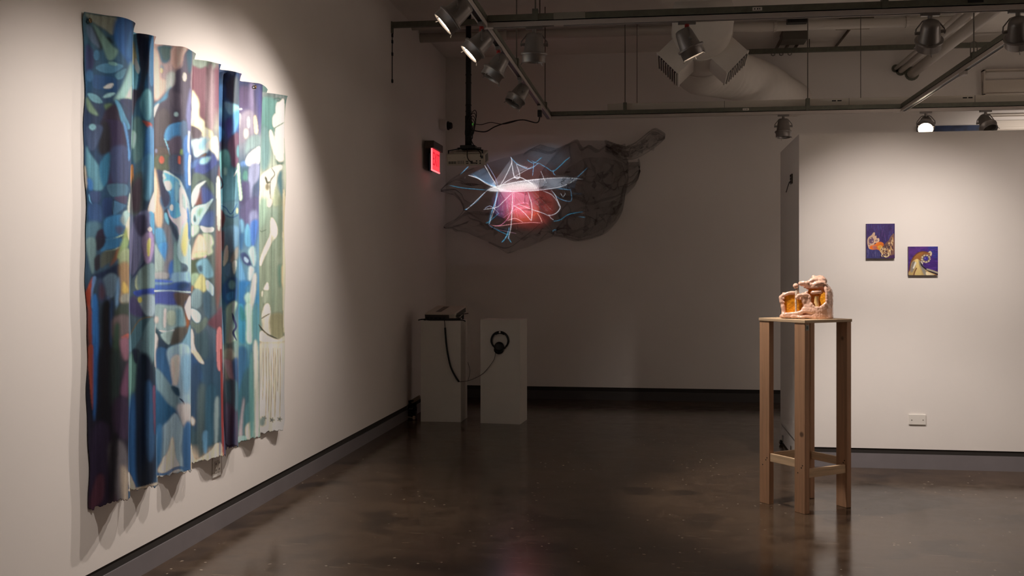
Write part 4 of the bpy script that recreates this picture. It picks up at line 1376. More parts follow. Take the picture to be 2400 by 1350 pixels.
def pipe(name, label, cat, pts, r, m=M_PIPE, n=10, group=None):
    o = MB().tube(pts, r, n).build(name, m, smooth=True, origin=pts[0])
    return tag(o, label, cat, group)


for dz, yy, r, lab in ((4.035, 10.80, 0.05, 'thick white pipe crossing the ceiling near the back wall'), (4.06, 10.42, 0.03, 'thin white conduit on the ceiling in front of the thick cross pipe')):
    p_ = pipe('ceiling_pipe', lab, 'pipe', [(LW, yy, dz), (0.5, yy, dz), (3.1, yy, dz)], r, group='ceiling pipes')
    for xx in (-1.6, -0.2, 1.2, 2.5):
        MB().tube([(xx - 0.015, yy, dz), (xx + 0.015, yy, dz)], r + 0.008, 12).build('pipe_clip', M_PIPE, p_)
jb0 = at_z(1862, 80, 4.06)
for i, (u, lab) in enumerate(((1815, 'leftmost'), (1837, 'middle'), (1858, 'rightmost'))):
    a = at_y(u, 116, FY - 0.02)
    o = pipe('conduit', lab + ' of three brown conduits running along the ceiling above the spiral duct', 'conduit', [(a.x, FY - 0.03, 4.05), (a.x, jb0.y + 0.225, 4.05)], 0.018, mat('brown_conduit', (92, 76, 62), 0.5, 0.2), group='brown ceiling conduits')
jb = at_z(1862, 80, 4.06)
tag(MB().box((jb.x - 0.13, jb.y - 0.05, 3.99), (jb.x + 0.13, jb.y + 0.22, 4.10)).build('junction_box', mat('grey_box', (96, 90, 82), 0.5, 0.3), origin=(jb.x, jb.y, 4.1), bevel=0.006), 'grey steel junction box on the ceiling where the three conduits end', 'junction box')
jc = at_z(2003, 52, 4.08)
tag(MB().box((jc.x - 0.17, jc.y - 0.12, 4.03), (jc.x + 0.17, jc.y + 0.12, 4.10)).build('access_panel', mat('drab_panel', (150, 140, 120), 0.6), origin=(jc.x, jc.y, 4.1), bevel=0.004), 'flat drab panel on the ceiling right of the conduit boxes', 'panel')
jd = at_z(1830, 56, 4.02)
tag(MB().box((jd.x + 0.06, jd.y - 0.05, 4.02), (jd.x + 0.26, jd.y + 0.06, 4.10)).build('ballast_box', M_BLACK, origin=(jd.x, jd.y, 4.1), bevel=0.006), 'black box tucked under the ceiling just below the near track', 'box')
a = at_y(1955, 112, FY - 0.02)
pipe('conduit', 'single thin conduit slanting across the ceiling right of the three conduits', 'conduit', [(a.x, FY - 0.03, 4.07), (a.x, 11.0, 4.07)], 0.014, mat('brown_conduit', (92, 76, 62)), group='brown ceiling conduits')
for (u, v, r, lab) in ((2100, 160, 0.02, 'thinnest of three white pipes entering the back wall high above the partition'), (2112, 165, 0.032, 'middle white pipe entering the back wall high above the partition'),
                       (2138, 172, 0.055, 'fattest of three white pipes entering the back wall high above the partition')):
    a = at_y(u, v, FY - 0.02)
    o = pipe('wall_pipe', lab, 'pipe', [(a.x, FY + 0.0, a.z), (a.x, 9.5, a.z), (a.x, 6.9, a.z)], r, n=14, group='white pipes into the back wall')
    MB().tube([(a.x, FY - 0.012, a.z), (a.x, FY - 0.001, a.z)], r + 0.025, 16).build('wall_flange', M_STRUT, o)
# dark hanging strut along the back wall, and the strut that meets the left wall
zb = 3.98
sy = at_z(1900, 117, zb).y
xa = at_z(1738, 117, zb).x
hs = MB().beam((xa, sy, zb), (3.9, sy, zb), 0.045, 0.05).build('hanging_strut', M_STRUT, origin=(xa, sy, zb))
tag(hs, 'dark steel strut hanging near the ceiling right of the spiral duct', 'strut')
for u in (1897, 2160):
    q = at_y(u, 100, sy)
    MB().tube([(q.x, sy, zb), (q.x, sy, CZ)], 0.006, 6).build('hanger_rod', M_STEEL, hs)
for u in (1812, 1831, 1851):
    q = at_y(u, 120, sy)
    MB().tube([(q.x - 0.02, sy, zb - 0.02), (q.x - 0.018, sy, zb - 0.045), (q.x, sy, zb - 0.053), (q.x + 0.018, sy, zb - 0.045), (q.x + 0.02, sy, zb - 0.02)], 0.005, 6).build('hook', M_STEEL, hs)
q = at_x(918, 59, LW)
hl = MB().beam((LW, q.y, q.z), (XL + 0.02, q.y, q.z), 0.05, 0.052).build('hanging_strut', M_STRUT, origin=(LW, q.y, q.z))
tag(hl, 'steel strut bracketed to the left wall beyond the blue painting', 'strut')
MB().box((LW - 0.0, q.y - 0.03, q.z - 0.08), (LW + 0.012, q.y + 0.03, q.z + 0.03)).build('wall_bracket', M_STRUT, hl)
MB().tube([(XL, q.y, q.z), (XL, q.y, CZ)], 0.006, 6).build('hanger_rod', M_STEEL, hl)
zz = at_x(918, 195, LW).z
wc = pipe('wall_cable', 'thin cable clipped down the left wall below the steel strut', 'cable', [(LW + 0.006, q.y, q.z - 0.05), (LW + 0.006, q.y, zz)], 0.004, M_CABLE)
for zc in (q.z - 0.10, q.z - 0.16, (q.z + zz) / 2, zz + 0.02):
    MB().box((LW, q.y - 0.012, zc - 0.015), (LW + 0.014, q.y + 0.012, zc + 0.015)).build('cable_clip', M_BLACK, wc)
# white raceway lying behind the far track
ra = at_y(1424, 248, YF + 0.12)
rw = MB().beam((ra.x, YF + 0.12, 3.195), (6.0, YF + 0.12, 3.195), 0.08, 0.075).build('raceway', mat('white_raceway', (226, 218, 206), 0.55), origin=(ra.x, YF + 0.12, 3.2), bevel=0.006)
tag(rw, 'long white square raceway lying behind the far lighting track', 'raceway')
for u in (1698, 1990, 2285):
    qq = at_y(u, 245, YF + 0.08)
    MB().box((qq.x - 0.002, YF + 0.0785, 3.16), (qq.x + 0.002, YF + 0.0815, 3.232)).build('joint', M_STRUT, rw)
for u in (1955, 1968, 2262, 2275):
    qq = at_y(u, 245, YF + 0.08)
    MB().box((qq.x - 0.022, YF + 0.0788, 3.203), (qq.x + 0.018, YF + 0.0805, 3.215)).build('print_mark', M_INK, rw)
for x in (ra.x + 0.3, 2.0, 5.0):
    MB().tube([(x, YF + 0.12, 3.23), (x, YF + 0.12, CZ)], 0.004, 6).build('hanger_rod', M_STEEL, rw)
# shallow niches high in the back wall at the right
M_NICHE = mat('niche_paint', (214, 204, 192), 0.7)
for (u0, v0, v1, lab) in ((2306, 163, 224, 'upper long shallow box niche on the back wall at the right edge'), (2318, 268, 303, 'lower long shallow box niche on the back wall behind the partition')):
    a = at_y(u0, v0, FY - 0.10); b = at_y(u0, v1, FY - 0.10)
    nb = thing('wall_niche', lab, 'niche', (a.x, FY, b.z), 'box niches on the back wall')
    MB().box((a.x, FY - 0.10, a.z - 0.015), (5.5, FY, a.z)).build('top_board', M_NICHE, nb)
    MB().box((a.x, FY - 0.10, b.z), (5.5, FY, b.z + 0.02)).build('bottom_board', M_NICHE, nb)
    MB().box((a.x, FY - 0.10, b.z), (a.x + 0.015, FY, a.z)).build('end_board', M_NICHE, nb)
    MB().box((a.x, FY - 0.05, b.z + 0.02), (5.5, FY - 0.03, b.z + (a.z - b.z) * 0.62)).build('inner_panel', M_NICHE, nb)
# dark blue canvas on the back wall, of which only the top edge clears the partition
a = at_y(2150, 296, FY - 0.04); b = at_y(2306, 296, FY - 0.04)
cb = MB().box((a.x, FY - 0.045, a.z - 1.1), (b.x, FY - 0.004, a.z)).build('blue_canvas', mat('dark_blue_paint', (26, 44, 78), 0.5, noise=0.6, nscale=9, spec=0.4), origin=(a.x, FY, a.z - 1.1))
tag(cb, 'dark blue canvas on the back wall, only its top edge showing above the partition', 'painting')

# ================================================================== small wall things
M_PLATE = mat('white_plate', (226, 220, 212), 0.4)
# socket under the painting
o_ = at_x(506, 1093, LW)
sk = MB().box((LW, o_.y - 0.055, o_.z - 0.06), (LW + 0.009, o_.y + 0.055, o_.z + 0.06)).build('wall_socket', M_PLATE, origin=(LW, o_.y, o_.z), bevel=0.004)
tag(sk, 'white double wall socket just below the pleated blue painting', 'socket')
for dy in (-0.022, 0.022):
    f_ = MB().box((LW + 0.008, o_.y + dy - 0.017, o_.z - 0.035), (LW + 0.0115, o_.y + dy + 0.017, o_.z + 0.035)).build('socket_face', mat('socket_face', (206, 196, 186), 0.5), sk, bevel=0.003)
    for dz in (-0.018, 0.018):
        for d2 in (-0.006, 0.006):
            MB().box((LW + 0.011, o_.y + dy + d2 - 0.0018, o_.z + dz - 0.006), (LW + 0.0122, o_.y + dy + d2 + 0.0018, o_.z + dz + 0.006)).build('slot', M_BLACK, f_)
# blank plate on the partition
a = at_y(2130, 971, PY - 0.008); b = at_y(2170, 996, PY - 0.008)
bp_ = MB().box((a.x, PY - 0.010, b.z), (b.x, PY, a.z)).build('blank_plate', M_PLATE, origin=(a.x, PY, b.z), bevel=0.003)
tag(bp_, 'blank white cover plate low on the partition wall', 'cover plate')
for u in (2137, 2163.5):
    s_ = at_y(u, 984.5, PY - 0.0105)
    R = Matrix.Translation((s_.x, PY - 0.0095, s_.z)) @ Matrix.Rotation(math.pi / 2, 4, 'X')
    MB().lathe([(0.0, 0.0025), (0.003, 0.0025), (0.0042, 0.0)], R, 12).build('screw', mat('dull_screw', (110, 100, 90), 0.4, 0.7), bp_)

# exit sign on the left wall by the corner
XS = LW + 0.105
e0, e1 = at_x(1011.5, 346, XS), at_x(1029.5, 352, XS)
eb_ = at_x(1012, 398, XS)
zt, zl = e0.z, eb_.z
ex = thing('exit_sign', 'red glowing EXIT sign on the left wall beside the corner', 'sign', (LW, (e0.y + e1.y) / 2, zl))
M_HOUS = mat('sign_housing', (92, 84, 78), 0.5, 0.3)
ys0 = at_x(1003, 340, LW).y
MB().box((LW, ys0, zt - 0.02), (LW + 0.03, e1.y + 0.10, zt + 0.115)).build('back_plate', M_HOUS, ex)
MB().box((LW + 0.03, e0.y - 0.02, zt - 0.005), (XS + 0.03, e1.y + 0.06, zt + 0.075)).build('housing', M_HOUS, ex, bevel=0.004)
MB().box((LW, ys0, zl + 0.02), (LW + 0.012, e1.y + 0.06, zt - 0.02)).build('black_sheet', M_BLACK, ex)  # thin black sheet set against the wall behind the panel
pn = MB().box((XS - 0.005, e0.y, zl), (XS + 0.005, e1.y, zt)).build('panel', emit('red_panel', (1.0, 0.055, 0.075), 0.85, True), ex)
MB().box((XS - 0.014, e0.y - 0.004, zl - 0.004), (XS - 0.0055, e1.y + 0.004, zt)).build('panel_back', M_BLACK, ex)  # opaque layer added to keep the panel's glow off the wall
M_EDGE = emit('red_edge', (1.0, 0.16, 0.17), 1.6)
MB().box((XS - 0.006, e0.y - 0.004, zl - 0.006), (XS + 0.008, e1.y + 0.004, zl + 0.006)).build('bottom_edge', M_EDGE, pn)
MB().box((XS - 0.006, e0.y - 0.004, zl), (XS + 0.008, e0.y + 0.008, zt)).build('side_edge', M_EDGE, pn)
tcu = bpy.data.curves.new('exit_letters', 'FONT')
tcu.body = 'EXIT'
tcu.size = 0.21
tcu.extrude = 0.001
tcu.align_x = 'CENTER'; tcu.align_y = 'CENTER'
to = bpy.data.objects.new('letters', tcu)
COL.objects.link(to)
dg = bpy.context.evaluated_depsgraph_get()
me = bpy.data.meshes.new_from_object(to.evaluated_get(dg))
bpy.data.objects.remove(to)
w_ = max(v.co.x for v in me.vertices) - min(v.co.x for v in me.vertices)
k_ = (e1.y - e0.y) * 0.84 / w_
lm = bpy.data.objects.new('letters', me)
me.materials.clear(); me.materials.append(emit('red_letters', (0.62, 0.012, 0.03), 0.75))
COL.objects.link(lm)
lm.parent = pn
lm.matrix_local = Matrix(((0, 0, 1, XS + 0.0065 - LW), (k_, 0, 0, 0), (0, 1.0, 0, (zt + zl) / 2 - zl), (0, 0, 0, 1)))

# box with a dark round sensor above it
a = at_x(1029, 281, LW + 0.0); b = at_x(1043, 312, LW)
sb_ = thing('wall_sensor', 'white wall box with a dark round lens above the EXIT sign', 'sensor', (LW, a.y, b.z))
MB().box((LW, a.y, b.z), (LW + 0.085, a.y + 0.16, a.z)).build('box', M_PLATE, sb_, bevel=0.006)
R = Matrix.Translation((LW + 0.085, a.y + 0.08, (a.z + b.z) / 2 - 0.005)) @ Matrix.Rotation(math.pi / 2, 4, 'Y')
MB().lathe([(0.052, 0.0), (0.052, 0.018), (0.040, 0.022), (0.040, 0.045), (0.028, 0.056), (0.0, 0.060)], R, 20).build('lens', M_BLACK, sb_, smooth=False)

# ================================================================== two small paintings on the partition
def small_painting(name, label, u0, v0, u1, v1, paint, thick=0.024):
    cv = Canvas(u0 - 2, v0 - 2, u1 + 2, v1 + 2, 3.0)
    cv.frame = (2000, 500, 230 / 1725.0)
    cv.model = np.random.default_rng(23)
    cv.sk = 0.32
    paint(cv)
    a = at_y(u0, v0, PY - thick); b = at_y(u1, v1, PY - thick)
    t = thing(name, label, 'painting', ((a.x + b.x) / 2, PY, b.z), 'small purple paintings on the partition')
    nx = ny = 150
    xs, zs = np.linspace(a.x, b.x, nx), np.linspace(a.z, b.z, ny)
    X, Z = np.meshgrid(xs, zs)
    rng = np.random.default_rng(7)
    relief = rng.standard_normal((ny, nx))
    relief = Canvas.blur(relief, 2)
    V = np.stack([X, np.full_like(X, PY - thick - 0.0015) - np.abs(relief) * 0.0016, Z], -1)
    U, W = np.meshgrid(np.linspace(u0, u1, nx), np.linspace(v0, v1, ny))
    C = np.clip(cv.sample(U, W) * np.array((1.0, 1.0, 1.0)), 0.004, 0.86)
    grid_object('painted_face', V, nx, ny, C, M_SMALL, t)
    MB().box((a.x, PY - thick, b.z), (b.x, PY, a.z)).build('panel', mat('panel_edge', (86, 62, 80), 0.6), t)
    return t


M_SMALL = mat_attr('small_oil_paint', 0.45, 0.1, 0.1)


def streaks(cv, n, cols, rng, x0, x1, y0, y1, L=60, w=2.2, horiz=False, alpha=.55):
    for _ in range(n):
        x, y = rng.uniform(x0, x1), rng.uniform(y0, y1)
        dx, dy = (L * rng.uniform(.5, 1), rng.uniform(-12, 12)) if horiz else (rng.uniform(-10, 10), L * rng.uniform(.5, 1))
        cv.line(f'{x},{y} {x + dx / 2},{y + dy / 2 + rng.uniform(-4, 4)} {x + dx},{y + dy}', cols[rng.integers(len(cols))], w, alpha, 0.5)


def paint_one(cv):
    rng = np.random.default_rng(11)
    cv.poly('220,170 740,170 740,800 220,800', (58, 42, 96), 1, sharp=True)
    cv.poly('230,620 560,620 600,800 225,800', (62, 58, 110), 4)
    streaks(cv, 90, [(66, 66, 128), (48, 30, 80), (84, 54, 114), (72, 50, 110), (44, 34, 84)], rng, 240, 720, 180, 480, 90, 1.6)
    streaks(cv, 40, [(78, 78, 132), (52, 46, 98), (96, 92, 134)], rng, 240, 560, 640, 740, 60, 1.4)
    cv.poly('245,500 262,430 320,385 345,350 365,335 382,350 378,400 405,395 410,440 450,440 456,490 420,520 370,530 360,620 290,630 262,590', (206, 172, 146), 1)
    cv.poly('275,470 330,420 360,460 350,520 290,530', (110, 84, 110), 2)
    for (x, y) in ((300, 450), (325, 500), (340, 440), (400, 480), (285, 540), (420, 470)):
        cv.ell(x, y, 12, 16, (112, 70, 88), 1, rng.uniform(0, 90))
        cv.ell(x + 9, y - 6, 7, 8, (232, 208, 186), .8)
    cv.poly('290,590 380,545 430,510 490,505 535,540 520,620 480,660 420,635 350,640 300,625', (226, 118, 40), 2)
    cv.poly('300,575 330,570 330,610 300,610', (232, 112, 40), 1)
    cv.poly('340,580 400,570 410,625 350,630', (176, 106, 96), 2)
    cv.poly('425,590 480,560 520,600 480,655', (206, 152, 62), 2)
    cv.poly('480,660 540,560 590,505 620,480 650,420 680,385 718,380 722,720 640,750 600,775 545,770 555,720', (112, 80, 72), 2)
    for _ in range(120):
        t = rng.uniform(0, 1)
        x = 500 + 215 * t + rng.uniform(-30, 20); y = 650 - 190 * t * t + rng.uniform(-60, 110)
        if x > 720 or y < 400 - (x - 600) * .1:
            continue
        cv.line(f'{x},{y} {x + rng.uniform(-12, 12)},{y + rng.uniform(10, 22)} {x + rng.uniform(-14, 14)},{y + rng.uniform(26, 40)}', [(216, 180, 130), (232, 204, 160), (70, 42, 60), (190, 140, 90), (52, 30, 56)][rng.integers(5)], 1.1, .95, .4)
    cv.line('545,755 590,770 625,735 615,700', (226, 206, 160), 2, 1)
    cv.poly('620,760 722,730 722,800 560,800', (76, 46, 92), 3)


def paint_two(cv):
    rng = np.random.default_rng(4)
    cv.poly('950,570 1500,570 1500,1100 950,1100', (72, 42, 122), 1, sharp=True)
    cv.poly('1320,580 1490,580 1490,820 1380,760', (54, 56, 140), 8)
    cv.poly('970,580 1300,580 1200,640 1000,760', (92, 52, 134), 8)
    streaks(cv, 110, [(96, 58, 152), (56, 34, 106), (66, 60, 150), (84, 46, 128), (48, 30, 92)], rng, 960, 1460, 590, 1000, 70, 1.6, True, .5)
    cv.poly('990,980 1010,860 1060,760 1130,700 1210,672 1300,680 1360,720 1370,760 1300,730 1230,745 1205,800 1190,860 1210,920 1260,970 1340,1010 1480,1075 1485,1090 980,1090', (146, 98, 58), 1)
    cv.poly('1060,800 1100,730 1180,690 1240,690 1200,760 1180,830 1120,830', (158, 104, 52), 3)
    cv.poly('1000,1000 1020,880 1090,810 1140,810 1190,860 1215,930 1290,990 1430,1080 985,1088', (206, 176, 116), 2)
    cv.poly('1000,1000 1030,870 1085,850 1070,970 1030,1040', (138, 128, 118), 3)
    cv.poly('1130,830 1180,850 1280,1020 1280,1080 1240,1080 1190,960', (140, 134, 124), 3)
    cv.poly('1085,840 1140,810 1160,940 1200,1085 1070,1085 1105,960', (222, 196, 130), 3)
    cv.line('1110,970 1080,1030 1065,1085', (120, 80, 60), 2)
    cv.line('1060,960 1095,870', (226, 220, 208), 3)
    cv.poly('1290,1030 1420,1085 1290,1088', (226, 206, 168), 2)
    cv.line('990,1000 1010,870 1060,770 1130,705 1210,675 1300,690', (112, 66, 44), 2, .9)
    cv.line('1190,850 1200,910 1260,970 1340,1020 1480,1075', (40, 30, 44), 2.4, 1, .6, taper=False)
    cv.line('1300,985 1400,1015 1480,1045', (168, 158, 136), 3, 1, .8)
    cv.ell(1275, 800, 80, 70, (178, 166, 140), 1)
    cv.ell(1280, 795, 58, 52, (92, 76, 92), 1)
    cv.ell(1275, 795, 36, 38, (58, 52, 150), 1.5)
    cv.ell(1262, 790, 14, 12, (120, 116, 190), 1)
    for k in range(26):
        an = k / 26 * 6.283
        cv.line(f'{1275 + 58 * math.cos(an)},{800 + 52 * math.sin(an)} {1275 + 82 * math.cos(an + .12)},{800 + 72 * math.sin(an + .12)}', [(226, 214, 186), (110, 90, 84), (196, 180, 150)][k % 3], 1, .9, .4)
    cv.poly('1320,690 1350,665 1380,690 1375,740 1345,740 1355,705', (206, 190, 160), 1)
    cv.line('1195,850 1215,885', (216, 206, 190), 2)


small_painting('small_painting', 'upright purple painting of pale knobbly forms and an orange glow', 2030.5, 524.5, 2097, 605.5, paint_one)
small_painting('small_painting', 'square purple painting of a brown curl around an eye-like ring', 2129, 578, 2198, 645, paint_two)

# ================================================================== wooden stand
WANG = math.radians(37.1)
WC = Vector((0.948, 6.835, 0))
WS, WH = 0.412, 1.206
Mw = Matrix.Translation(WC) @ Matrix.Rotation(WANG, 4, 'Z')       # local -y/-x corner faces the camera
st_ = thing('wooden_stand', 'tall slim stand of raw timber posts with a plywood top', 'stand', WC[:])


def wood(name, col, axis='z', scale=1.0):
    if name in _mats:
        return _mats[name]
    m = bpy.data.materials.new(name)
    m.use_nodes = True
    nt = m.node_tree
    b = nt.nodes['Principled BSDF']
    tc = nt.nodes.new('ShaderNodeTexCoord')
    mr = nt.nodes.new('ShaderNodeMapping')
    mr.inputs['Rotation'].default_value = (0, 0, -WANG)
    mp = nt.nodes.new('ShaderNodeMapping')
    mp.inputs['Scale'].default_value = {'z': (40, 40, 1.4), 'x': (2, 50, 50), 'y': (50, 2, 50)}[axis]
    nt.links.new(tc.outputs['Object'], mr.inputs['Vector'])
    nt.links.new(mr.outputs[0], mp.inputs['Vector'])
    n = nt.nodes.new('ShaderNodeTexNoise')
    n.inputs['Scale'].default_value = scale
    n.inputs['Detail'].default_value = 6
    n.inputs['Roughness'].default_value = 0.65
    n.inputs['Distortion'].default_value = 0.6
    nt.links.new(mp.outputs[0], n.inputs['Vector'])
    r = nt.nodes.new('ShaderNodeValToRGB')
    e = r.color_ramp.elements
    c = srgb(col)
    e[0].position = 0.32; e[0].color = (*[x * .74 for x in c], 1)
    e[1].position = 0.68; e[1].color = (*[min(1, x * 1.16) for x in c], 1)
    nt.links.new(n.outputs[0], r.inputs[0])
    nk = nt.nodes.new('ShaderNodeTexVoronoi')
    nk.inputs['Scale'].default_value = 5.5
    nt.links.new(tc.outputs['Object'], nk.inputs['Vector'])
    rk = nt.nodes.new('ShaderNodeValToRGB')
    rk.color_ramp.elements[0].position = 0.06; rk.color_ramp.elements[0].color = (1, 1, 1, 1)
    rk.color_ramp.elements[1].position = 0.12; rk.color_ramp.elements[1].color = (0, 0, 0, 1)
    nt.links.new(nk.outputs['Distance'], rk.inputs[0])
    mx = nt.nodes.new('ShaderNodeMix'); mx.data_type = 'RGBA'
    nt.links.new(rk.outputs[0], mx.inputs[0])
    nt.links.new(r.outputs[0], mx.inputs[6])
    mx.inputs[7].default_value = (*[x * .3 for x in c], 1)
    nt.links.new(mx.outputs[2], b.inputs['Base Color'])
    b.inputs['Roughness'].default_value = 0.55
    b.inputs['Specular IOR Level'].default_value = 0.3
    _mats[name] = m
    return m


M_LEG = wood('reddish_timber', (178, 136, 104))
M_RAILX = wood('pale_timber_x', (216, 184, 148), 'x')
M_RAILY = wood('pale_timber_y', (214, 182, 146), 'y')
M_PLY = wood('plywood_face', (206, 176, 140), 'x', 0.8)
M_PLYE = mat('plywood_edge', (188, 160, 128), 0.6, noise=0.2, nscale=3, stretch=(1, 1, 120))
hw = WS / 2
top_ = MB().box((-hw, -hw, WH - 0.018), (hw, hw, WH), Mw).build('top', M_PLYE, st_, bevel=0.002)
MB().box((-hw + .001, -hw + .001, WH - 0.0005), (hw - .001, hw - .001, WH + 0.0008), Mw).build('top_veneer', M_PLY, top_)
LWD, LTH = 0.089, 0.040         # wide across local y, narrow across local x
ins = 0.004
legs = {'near': (-hw + ins, -hw + ins), 'left': (-hw + ins, hw - ins - LWD), 'right': (hw - ins - LTH, -hw + ins), 'back': (hw - ins - LTH, hw - ins - LWD)}
# local frame: x runs to the right-back, y to the left-back
for nm, (lx, ly) in legs.items():
    lg = MB().box((lx, ly, 0.0), (lx + LTH, ly + LWD, WH - 0.018), Mw).build('leg', M_LEG, st_, bevel=0.0025)
    for (zx, dy) in ((0.30, 0.02), (0.285, 0.03), (0.25, 0.06)):
        R = Mw @ Matrix.Translation((lx, ly + dy, zx)) @ Matrix.Rotation(-math.pi / 2, 4, 'Y')
        MB().lathe([(0.0, 0.001), (0.0035, 0.001), (0.0045, 0.0)], R, 8).build('screw', mat('dark_screw', (36, 28, 22), 0.5, 0.5), lg)
# stretchers
MB().box((-hw + 0.012, -hw + LWD, 0.278), (-hw + 0.032, hw - LWD - ins, 0.330), Mw).build('stretcher', M_RAILY, st_, bevel=0.002)
MB().box((hw - 0.036, -hw + LWD, 0.262), (hw - 0.016, hw - LWD - ins, 0.314), Mw).build('stretcher', M_RAILY, st_, bevel=0.002)
MB().box((-hw + LTH + ins, -hw + 0.012, 0.222), (hw - LTH * 0.35, -hw + 0.034, 0.276), Mw).build('stretcher', M_RAILX, st_, bevel=0.002)
MB().box((-hw + LTH + ins, hw - 0.060, 0.278), (hw - LTH - ins, hw - 0.038, 0.326), Mw).build('stretcher', M_RAILX, st_, bevel=0.002)
tk = MB().box((-hw + ins + 0.006, -hw + ins - 0.0022, WH - 0.064), (-hw + ins + 0.033, -hw + ins - 0.0004, WH - 0.028), Mw).build('grey_sticker', mat('sticker', (150, 148, 136), 0.6), st_)
MB().box((-hw + ins + 0.012, -hw + ins - 0.003, WH - 0.056), (-hw + ins + 0.026, -hw + ins - 0.0021, WH - 0.036), Mw).build('print_mark', mat('sticker_ink', (92, 96, 92), 0.7), tk)

# ================================================================== ceramic sculpture on the stand
def sculpture():
    az = math.atan2(WC.x, WC.y)
    base = Vector((WC.x, WC.y, WH + 0.001)) + Vector((0.0, -0.01, 0))
    Ms = Matrix.Translation(base) @ Matrix.Rotation(-az, 4, 'Z')          # x to the right of the view, y away
    K = 0.1777 * 6.72 / F                                              # metres per pixel of the close view
    def q(x, y, dep=0.0):
        return Vector(((x - 815) * K, dep, (700 - y) * K))
    t = thing('ceramic_sculpture', 'glossy pink ceramic grotto with amber glazed hollows standing on the wooden stand', 'sculpture', base[:])
    M_PINK = mat('pink_glaze', (238, 192, 168), 0.16, noise=0.10, nscale=26, bump=0.35, bscale=45, coat=0.6)
    M_AMB = mat('amber_glaze', (232, 156, 40), 0.14, noise=0.30, nscale=60, bump=0.5, bscale=70, coat=0.7)
    M_PALE = mat('cream_glaze', (232, 206, 182), 0.18, noise=0.06, nscale=30, coat=0.5)
    rnd = random.Random(2)
    def remeshed(mb, name, m, vox=0.0034, sm=2):
        for i in range(len(mb.v)):
            mb.v[i] = tuple(Ms @ Vector(mb.v[i]))
        o = mb.build(name, m, t, smooth=True)
        r = o.modifiers.new('fuse', 'REMESH'); r.mode = 'VOXEL'; r.voxel_size = vox; r.use_smooth_shade = True
        s = o.modifiers.new('soften', 'SMOOTH'); s.factor = 0.5; s.iterations = sm
        return o
    b = MB()
    cx, rx, ry = q(955, 0).x, 0.094, 0.080
    def inpoly(x, z, P):
        r = False
        for i in range(len(P)):
            a, c = P[i - 1], P[i]
            if (a.z > z) != (c.z > z) and x < (c.x - a.x) * (z - a.z) / (c.z - a.z) + a.x:
                r = not r
        return r
    mouth = [q(*p) for p in ((850, 300), (930, 288), (1052, 285), (1072, 380), (1068, 490), (1010, 550), (950, 560), (900, 530), (880, 470), (870, 400), (800, 385), (700, 420), (700, 330), (760, 285))]
    gap = [q(*p) for p in ((740, 290), (810, 285), (858, 320), (862, 352), (820, 376), (740, 376))]
    # cave wall: thick shell of clay pellets, open at the mouth
    for iz in range(26):
        z = 0.010 + iz * 0.0085
        for ia in range(46):
            an = 2 * math.pi * ia / 46
            k = 1.0 if z < 0.15 else math.sqrt(max(0.0, 1 - ((z - 0.15) / 0.085) ** 2))
            if k < 0.25:
                continue
            x, y = cx + rx * k * math.cos(an), ry * k * math.sin(an)
            if y < 0.02 and inpoly(x, z, mouth):
                continue
            if inpoly(x, z, gap):
                continue
            if x < q(760, 0).x + 0.01 and z > q(0, 400).z and y < 0.03:
                continue
            if x < q(740, 0).x:
                continue
            b.ball((x, y, z), 0.0105 + rnd.uniform(-.001, .0025), 8)
    # lip of the mouth, overhang, top coils
    def coil(pts, r, dep):
        P = smooth_path([q(x, y, d) for (x, y), d in zip(pts, dep)], 6)
        for p in P:
            b.ball(p, r * rnd.uniform(.86, 1.16), 8)
    coil([(770, 255), (830, 255), (900, 262), (980, 245), (1050, 240)], 0.0135, [-.045, -.05, -.056, -.056, -.04])
    coil([(755, 245), (800, 238), (850, 240)], 0.013, [-.05, -.058, -.06])
    coil([(860, 232), (900, 205), (950, 200), (1010, 215), (1060, 235)], 0.0125, [-.05, -.05, -.045, -.04, -.03])
    coil([(885, 205), (930, 190), (980, 195), (1040, 190), (1070, 225)], 0.012, [-.035, -.04, -.035, -.03, -.02])
    coil([(915, 160), (950, 168), (1000, 160), (1045, 175), (1068, 205)], 0.011, [-.02, -.025, -.02, -.015, -.01])
    coil([(930, 182), (985, 184), (1030, 176)], 0.010, [-.03, -.03, -.028])
    coil([(1055, 250), (1085, 285), (1092, 340), (1082, 420), (1072, 490), (1015, 552), (950, 566), (895, 536), (874, 470), (868, 420)], 0.0075, [-.05, -.036, -.03, -.034, -.042, -.066, -.078, -.074, -.066, -.060])
    coil([(712, 428), (735, 402), (780, 395), (830, 390), (862, 410)], 0.0115, [-.082, -.08, -.078, -.074, -.064])
    coil([(790, 420), (800, 470), (815, 520), (850, 560)], 0.014, [-.070, -.070, -.07, -.074])
    coil([(830, 420), (845, 480), (870, 540)], 0.014, [-.066, -.066, -.07])
    coil([(1095, 300), (1115, 380), (1122, 470), (1128, 560), (1130, 650)], 0.012, [0, .0, .0, .0, .0])
    # foot
    for i in range(60):
        for j in range(14):
            x = -0.150 + 0.298 * i / 59; y = -0.080 + 0.150 * j / 13
            e = ((x + 0.0) / 0.152) ** 4 + (y / 0.084) ** 2
            if e < 1:
                zt = 0.012 + (0.006 if x < 0 else 0.008)
                b.ball((x, y, 0.0122 + rnd.uniform(0, .006)), 0.0115, 6)
    coil([(560, 650), (620, 640), (680, 636), (740, 625), (800, 600), (850, 600), (900, 610)], 0.012, [-.062, -.068, -.074, -.08, -.08, -.08, -.08])
    coil([(730, 676), (770, 679), (805, 677)], 0.009, [-.088, -.094, -.09])
    coil([(800, 580), (840, 575), (900, 590), (980, 600), (1060, 590), (1120, 570)], 0.017, [-.072, -.074, -.074, -.074, -.06, -.03])
    # left niche: slab with a knobbly frame
    sl = lambda x: -0.030 + 0.0 * x
